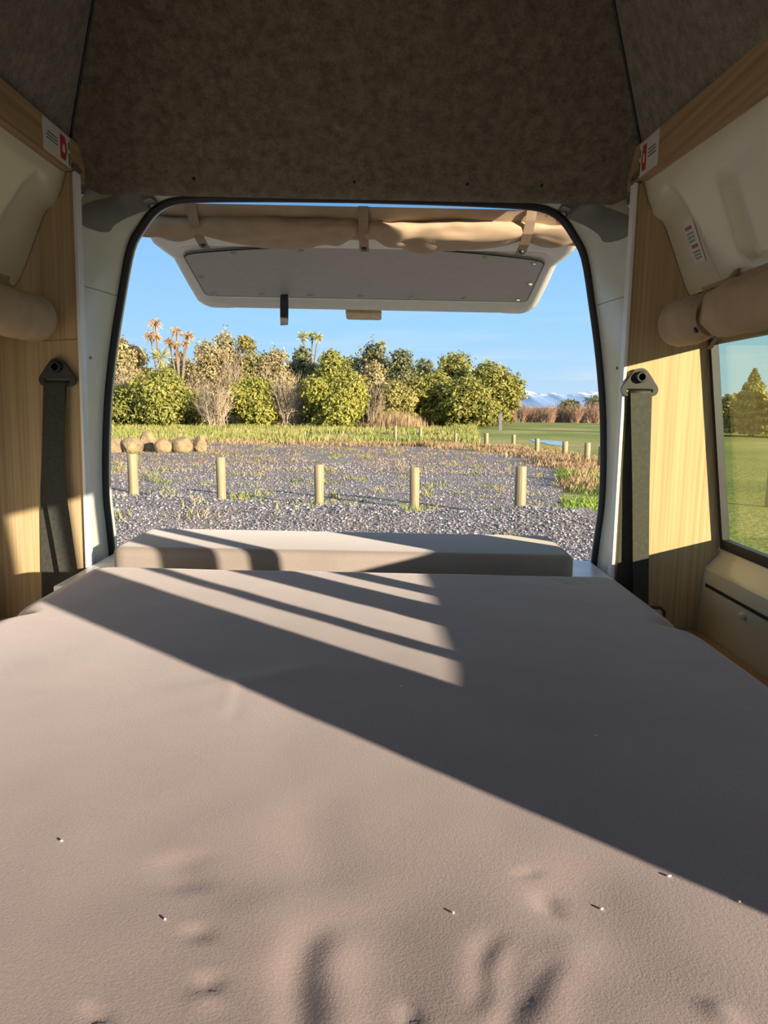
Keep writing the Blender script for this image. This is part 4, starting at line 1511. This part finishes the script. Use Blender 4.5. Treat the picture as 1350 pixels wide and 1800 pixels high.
def twigs(cx, D, w, top, n, r0, spread=.75, seed=1, zb=-.1):
    """fan of thin bare stems as three-sided spikes that fork once"""
    q = np.random.default_rng(seed)
    P, F = [], []
    def spike(p, e, r):
        b = len(P)
        d = (e - p)
        s = np.cross(d, q.normal(size=3)); s /= np.linalg.norm(s) + 1e-9
        u = np.cross(d, s); u /= np.linalg.norm(u) + 1e-9
        P.extend([p + s * r, p - s * .5 * r + u * .87 * r, p - s * .5 * r - u * .87 * r, e])
        F.extend([[b, b + 1, b + 3], [b + 1, b + 2, b + 3], [b + 2, b, b + 3]])
    for k in range(n):
        p = np.array([cx + q.normal(0, w * .22), D + q.normal(0, w * .22), zb])
        an = q.uniform(0, 6.283)
        rad = w * spread * math.sqrt(q.random())
        e = np.array([cx + math.cos(an) * rad * 1.15, D + math.sin(an) * rad, top * q.uniform(.55, 1.0) * (1 - .35 * (rad / w) ** 2)])
        spike(p, e, r0 * q.uniform(.6, 1.2))
        for _ in range(6):
            t = q.uniform(.25, .92)
            m_ = p + (e - p) * t
            L = top * q.uniform(.10, .26)
            d = (e - p) / (np.linalg.norm(e - p) + 1e-9) + q.normal(0, .42, 3)
            spike(m_, m_ + d / np.linalg.norm(d) * L, r0 * .55)
    return np.array(P), np.array(F)
def bare(name, x0, x1, ytop, D, n, r0, label, mat='twig', group='bush and trees behind the meadow', seed=3):
    a, _ = px_tree(x0, 740)
    b, _ = px_tree(x1, 740)
    _, h = px_tree((x0 + x1) / 2, ytop)
    cx, w, top = (a + b) / 2 * D, (b - a) / 2 * D, CAM_Z + h * D
    o = put(name, twigs(cx, D, w, top, n, r0, .95, seed), mat)
    tag(o, label, 'bush' if top < 4.5 else 'tree', group)
    return o

T = 'leafy_tree'
# back rank
broad(T, 170, 262, 592, 70, 'leaf_tan', 9000, .17, 'tan olive tree at the seal behind the left green bush', seed=1)
broad(T, 232, 345, 655, 71, 'leaf_dark', 5000, .17, 'dark tree under the cabbage trees, behind the green bush', seed=2)
broad(T, 322, 408, 604, 70, 'leaf_tan', 8000, .16, 'rounded tan green tree right of the cabbage trees', seed=3)
broad(T, 368, 432, 588, 72, 'leaf_tan', 6500, .15, 'tall pale thin topped tree left of the hanging strap', seed=4, lump=.25)
broad(T, 412, 470, 592, 71, 'leaf_olive', 7000, .16, 'tall olive tree with a flat top below the tailgate corner', seed=5)
broad(T, 458, 520, 616, 70, 'leaf_tan', 6000, .15, 'pale mottled tree below the hanging pull strap', seed=6, lump=.24)
broad(T, 505, 570, 612, 74, 'leaf_dark', 6000, .17, 'dark green tree at the foot of the twin cabbage palms', seed=7)
broad(T, 548, 626, 618, 70, 'leaf_green', 9000, .18, 'rounded green tree behind the bright green bush', seed=8)
broad(T, 612, 690, 640, 66, 'leaf_tan', 8000, .15, 'grey olive drooping tree right of the bright green bush', seed=9, lump=.22)
broad(T, 622, 694, 606, 78, 'leaf_dark', 7000, .18, 'tall dark blue green gum below the tailgate latch', seed=10, lump=.28)
broad(T, 676, 738, 618, 74, 'leaf_dark', 7500, .18, 'tall dark tree between the gum and the pines', seed=11, lump=.24)
broad('pine_tree', 742, 842, 624, 74, 'leaf_pine', 12000, .19, 'tall rear pine in the middle of the pine group', seed=12, lump=.2)
broad('pine_tree', 718, 806, 660, 66, 'leaf_pine', 11000, .17, 'low front pine at the left of the pine group', seed=13, lump=.2)
broad('pine_tree', 770, 868, 668, 64, 'leaf_pine', 11000, .17, 'broad front pine beside the grey sign board', seed=14, lump=.2)
broad('pine_tree', 816, 908, 640, 70, 'leaf_pine', 12000, .18, 'round rightmost pine sloping down to the field', seed=15, lump=.2)
broad(T, 196, 300, 640, 78, 'leaf_olive', 6000, .2, 'olive tree filling the gap behind the tallest cabbage tree', seed=51)
broad(T, 330, 470, 640, 80, 'leaf_olive', 7000, .2, 'wide olive tree at the back between the bare shrubs', seed=52)
broad(T, 470, 560, 645, 80, 'leaf_green', 6000, .2, 'green tree at the back behind the taller bare shrub', seed=53)
broad(T, 640, 745, 655, 82, 'leaf_green', 6500, .2, 'green tree at the back between gum and pines', seed=54)
broad(T, 655, 730, 672, 64, 'leaf_olive', 6000, .16, 'olive tree standing right behind the straw reeds', seed=55)
broad(T, 288, 366, 628, 79, 'leaf_tan', 5500, .18, 'hazy tan tree behind the brown headed cabbage tree', seed=56)
broad(T, 428, 500, 622, 78, 'leaf_olive', 5500, .18, 'olive tree behind the pale mottled one', seed=57)
broad(T, 586, 650, 628, 79, 'leaf_olive', 5000, .18, 'olive tree between the rounded green tree and the gum', seed=58)
broad(T, 716, 786, 634, 79, 'leaf_dark', 5500, .18, 'dark tree at the left shoulder of the pines', seed=59)
bare('bare_tree', 436, 492, 618, 66, 60, .022, 'thin bare stems in front of the olive tree at centre left', seed=8)
bare('bare_tree', 318, 372, 630, 67, 60, .022, 'thin bare stems right of the brown cabbage heads', seed=9)
bare('bare_tree', 628, 690, 648, 63, 60, .022, 'thin bare stems over the drooping grey olive tree', seed=10)
# front rank
broad('leafy_bush', 186, 252, 680, 62, 'leaf_green', 7000, .15, 'low green bush against the door seal behind the boulders', seed=16)
broad('leafy_bush', 228, 336, 655, 62, 'leaf_green', 14000, .15, 'large dense green bush below the cabbage trees', seed=17)
broad('leafy_bush', 404, 494, 665, 62, 'leaf_bright', 9000, .15, 'yellow green bush between the two bare shrubs', seed=18)
broad('leafy_bush', 536, 644, 662, 60, 'leaf_bright', 15000, .15, 'big rounded bright green bush in the centre', seed=19)
broad('leafy_bush', 326, 376, 690, 64, 'leaf_olive', 3500, .14, 'small olive bush between the green bush and bare shrub', seed=20)
bare('bare_shrub', 340, 420, 655, 60, 120, .035, 'bare tan twiggy shrub left of the yellow green bush', seed=4)
bare('bare_shrub', 474, 552, 640, 61, 130, .035, 'taller bare tan twiggy shrub left of the bright green bush', seed=5)
bare('bare_tree', 190, 262, 625, 66, 60, .04, 'leaning bare tan branches beside the door seal', seed=6)
bare('bare_tree', 378, 440, 585, 69, 70, .03, 'bare twig crown showing against the sky at centre left', seed=7)

# cabbage trees: forked stems with tufts of sword leaves
def tuft(c, R, n, seed, droop=.5):
    q = np.random.default_rng(seed)
    P, F = [], []
    for k in range(n):
        d = q.normal(size=3)
        d[2] = d[2] * .8 + .35 - droop * .4
        d /= np.linalg.norm(d)
        s = np.cross(d, q.normal(size=3)); s /= np.linalg.norm(s) + 1e-9
        L = R * q.uniform(.7, 1.1)
        c0 = np.array(c)
        m_ = c0 + d * L * .55
        e = c0 + d * L + np.array([0, 0, -droop * L * .35])
        b = len(P)
        P.extend([c0, m_ + s * .035, e, m_ - s * .035])
        F.append([b, b + 1, b + 2, b + 3])
    return np.array(P), np.array(F)
def cabbage(D, stem_px, heads, label, live):
    a, h = px_tree(*stem_px)
    X0 = a * D
    r = root('cabbage_tree', (X0, D, 0), label=label, cat='tree', group='cabbage trees')
    zf = 2.5
    for k, (hx, hy, R, dead) in enumerate(heads):
        ax, hz = px_tree(hx, hy)
        c = (ax * D, D + .3 * math.sin(k * 2.1), CAM_Z + hz * D)
        hd = put('head', tuft(c, R, 90, k + int(hx), .9 if dead else .2), 'cab_dead' if dead else 'cab_live', r)
        put('stem', tube([(X0, D, -.2), (X0 + (c[0] - X0) * .12, D, zf), ((X0 + c[0]) / 2, D, (zf + c[2]) / 2 + .2), c], [.13, .11, .08, .06], 7), 'bark', r)
    return r
cabbage(68, (286, 740), [(273, 568, .75, True), (262, 588, .75, True), (276, 592, .6, True), (283, 628, 1.25, False), (290, 650, 1.0, False)], 'tallest cabbage tree with brown and yellow heads at left', 0)
cabbage(68.5, (318, 740), [(310, 582, .75, True), (296, 600, .65, True), (309, 606, .6, True), (331, 590, .7, True), (313, 622, .6, True), (327, 604, .5, True)], 'cabbage tree with several brown heads right of the tallest', 0)
cabbage(74, (546, 740), [(533, 592, .75, False), (549, 590, .65, False), (559, 594, .65, False)], 'slim cabbage tree with three green heads below the tailgate', 0)
cabbage(77, (672, 740), [(671, 606, .6, False)], 'single thin cabbage tree head above the dark gum', 0)

# far belt of bare red-brown trees on the lower field
bx = [(888 + 13.5 * i + random.uniform(-4, 4)) for i in range(21)]
for i, x in enumerate(bx + [1268, 1284, 1300]):
    D = 196 + 10 * math.sin(i * 1.9)
    yt = 704 - (3 if i > 10 else 0) + random.uniform(-2.5, 3.5)
    a, _ = px_tree(x, 730)
    _, h = px_tree(x, yt)
    top = CAM_Z + h * D
    zb = float(terrain(np.array([a * D]), np.array([D]))[0]) - .1
    w = random.uniform(1.6, 2.6)
    v, f = twigs(a * D, D, w, top - zb, 95, .07, .95, 100 + i, 0)
    v = v + np.array([0, 0, zb])
    o = put('bare_belt_tree', (v, f), 'belt_twig')
    tag(o, 'bare red brown tree in the far belt below the mountains', 'tree', 'far belt of bare trees')
broad(T, 1030, 1080, 698, 262, 'leaf_dark', 2500, .42, 'dark evergreen on the rise behind the far bare belt', group='far evergreens', seed=33)
broad(T, 985, 1015, 702, 265, 'leaf_dark', 1200, .42, 'small dark evergreen poking over the far bare belt', group='far evergreens', seed=34)

# trees seen through the tinted side window
def conifer(x, ytop, D, wpx, label, n, seed):
    a, h = px_tree(x, ytop)
    X, top = a * D, CAM_Z + h * D
    w = wpx / FPX * D / 2
    r = root('fir_tree', (X, D, -.2), label=label, cat='tree', group='firs seen through the side window')
    t = rng.random(n) ** .75
    z = top * (1 - t)
    lay = .75 + .35 * np.abs(np.sin(z / top * 22 + seed))
    rad = w * t * lay * np.sqrt(rng.random(n) * .7 + .3)
    an = rng.random(n) * 6.283
    P = np.stack([X + np.cos(an) * rad, D + np.sin(an) * rad, np.maximum(z + .1, .1)], -1)
    nr_ = np.stack([np.cos(an), np.sin(an), .3 + 0 * an], -1)
    put('foliage', leaves(P, nr_, .12), 'leaf_pine', r)
    put('trunk', tube([(X, D, -.4), (X, D, top * .96)], [.16, .02], 8), 'bark', r)
conifer(1327, 652, 46, 120, 'pointed fir seen through the tinted side window', 9000, 1)
conifer(1378, 668, 44, 110, 'fir partly cut off by the picture edge beside the window', 7000, 2)
broad(T, 1258, 1318, 694, 70, 'leaf_olive', 5000, .17, 'low olive trees far off through the tinted window', group='trees through the side window', seed=41)

# puddle on the field
pts = []
for k in range(40):
    w = 2 * math.pi * k / 40
    rr = 1 + .22 * math.sin(3 * w + 1) + .12 * math.sin(7 * w)
    pts.append((7.85 + .58 * rr * math.cos(w), 36.4 + 3.0 * rr * math.sin(w)))
tag(put('puddle', prism(pts, lambda a, b, t: (a, b, t), -.10, -.045), 'water', smooth=False), 'small bright puddle lying on the green field', 'puddle')

# mountains
def ridge():
    xs = np.linspace(-1500, 3600, 640)
    prof = 62 + 18 * (fbm(xs / 420.0 + 3, xs * 0 + .5, 91, 3) - .5) * 2 + 46 * (fbm(xs / 75.0, xs * 0 + 2.5, 95, 4) - .5)
    rows = []
    for k, (yy, s) in enumerate(((2500, 0.0), (2650, .30), (2780, .55), (2880, .80), (2950, 1.0), (3150, .55), (3400, 0.0))):
        jig = (fbm(xs / 60.0 + k * 3.1, xs * 0 + k, 97, 3) - .5) * 30 * (0 < s < 1)
        rows.append(np.stack([xs, yy + 40 * (fbm(xs / 80.0, xs * 0 + k * 1.7, 98, 2) - .5), prof * s + jig * s * .6 - 4], -1))
    return np.concatenate(rows), grid_faces(len(rows), len(xs))
tag(put('horizon_mountain_range', ridge(), 'mountain', smooth=False), 'snow capped haze blue mountain range on the horizon', 'mountains')

# the van leans a little on the gravel: turn everything built in its frame
MV = Matrix.Translation((0, 0, CAM_Z)) @ Matrix.Rotation(ROLL, 4, 'Y')
for o in VAN:
    o.matrix_world = MV @ Matrix.Translation(o.location)
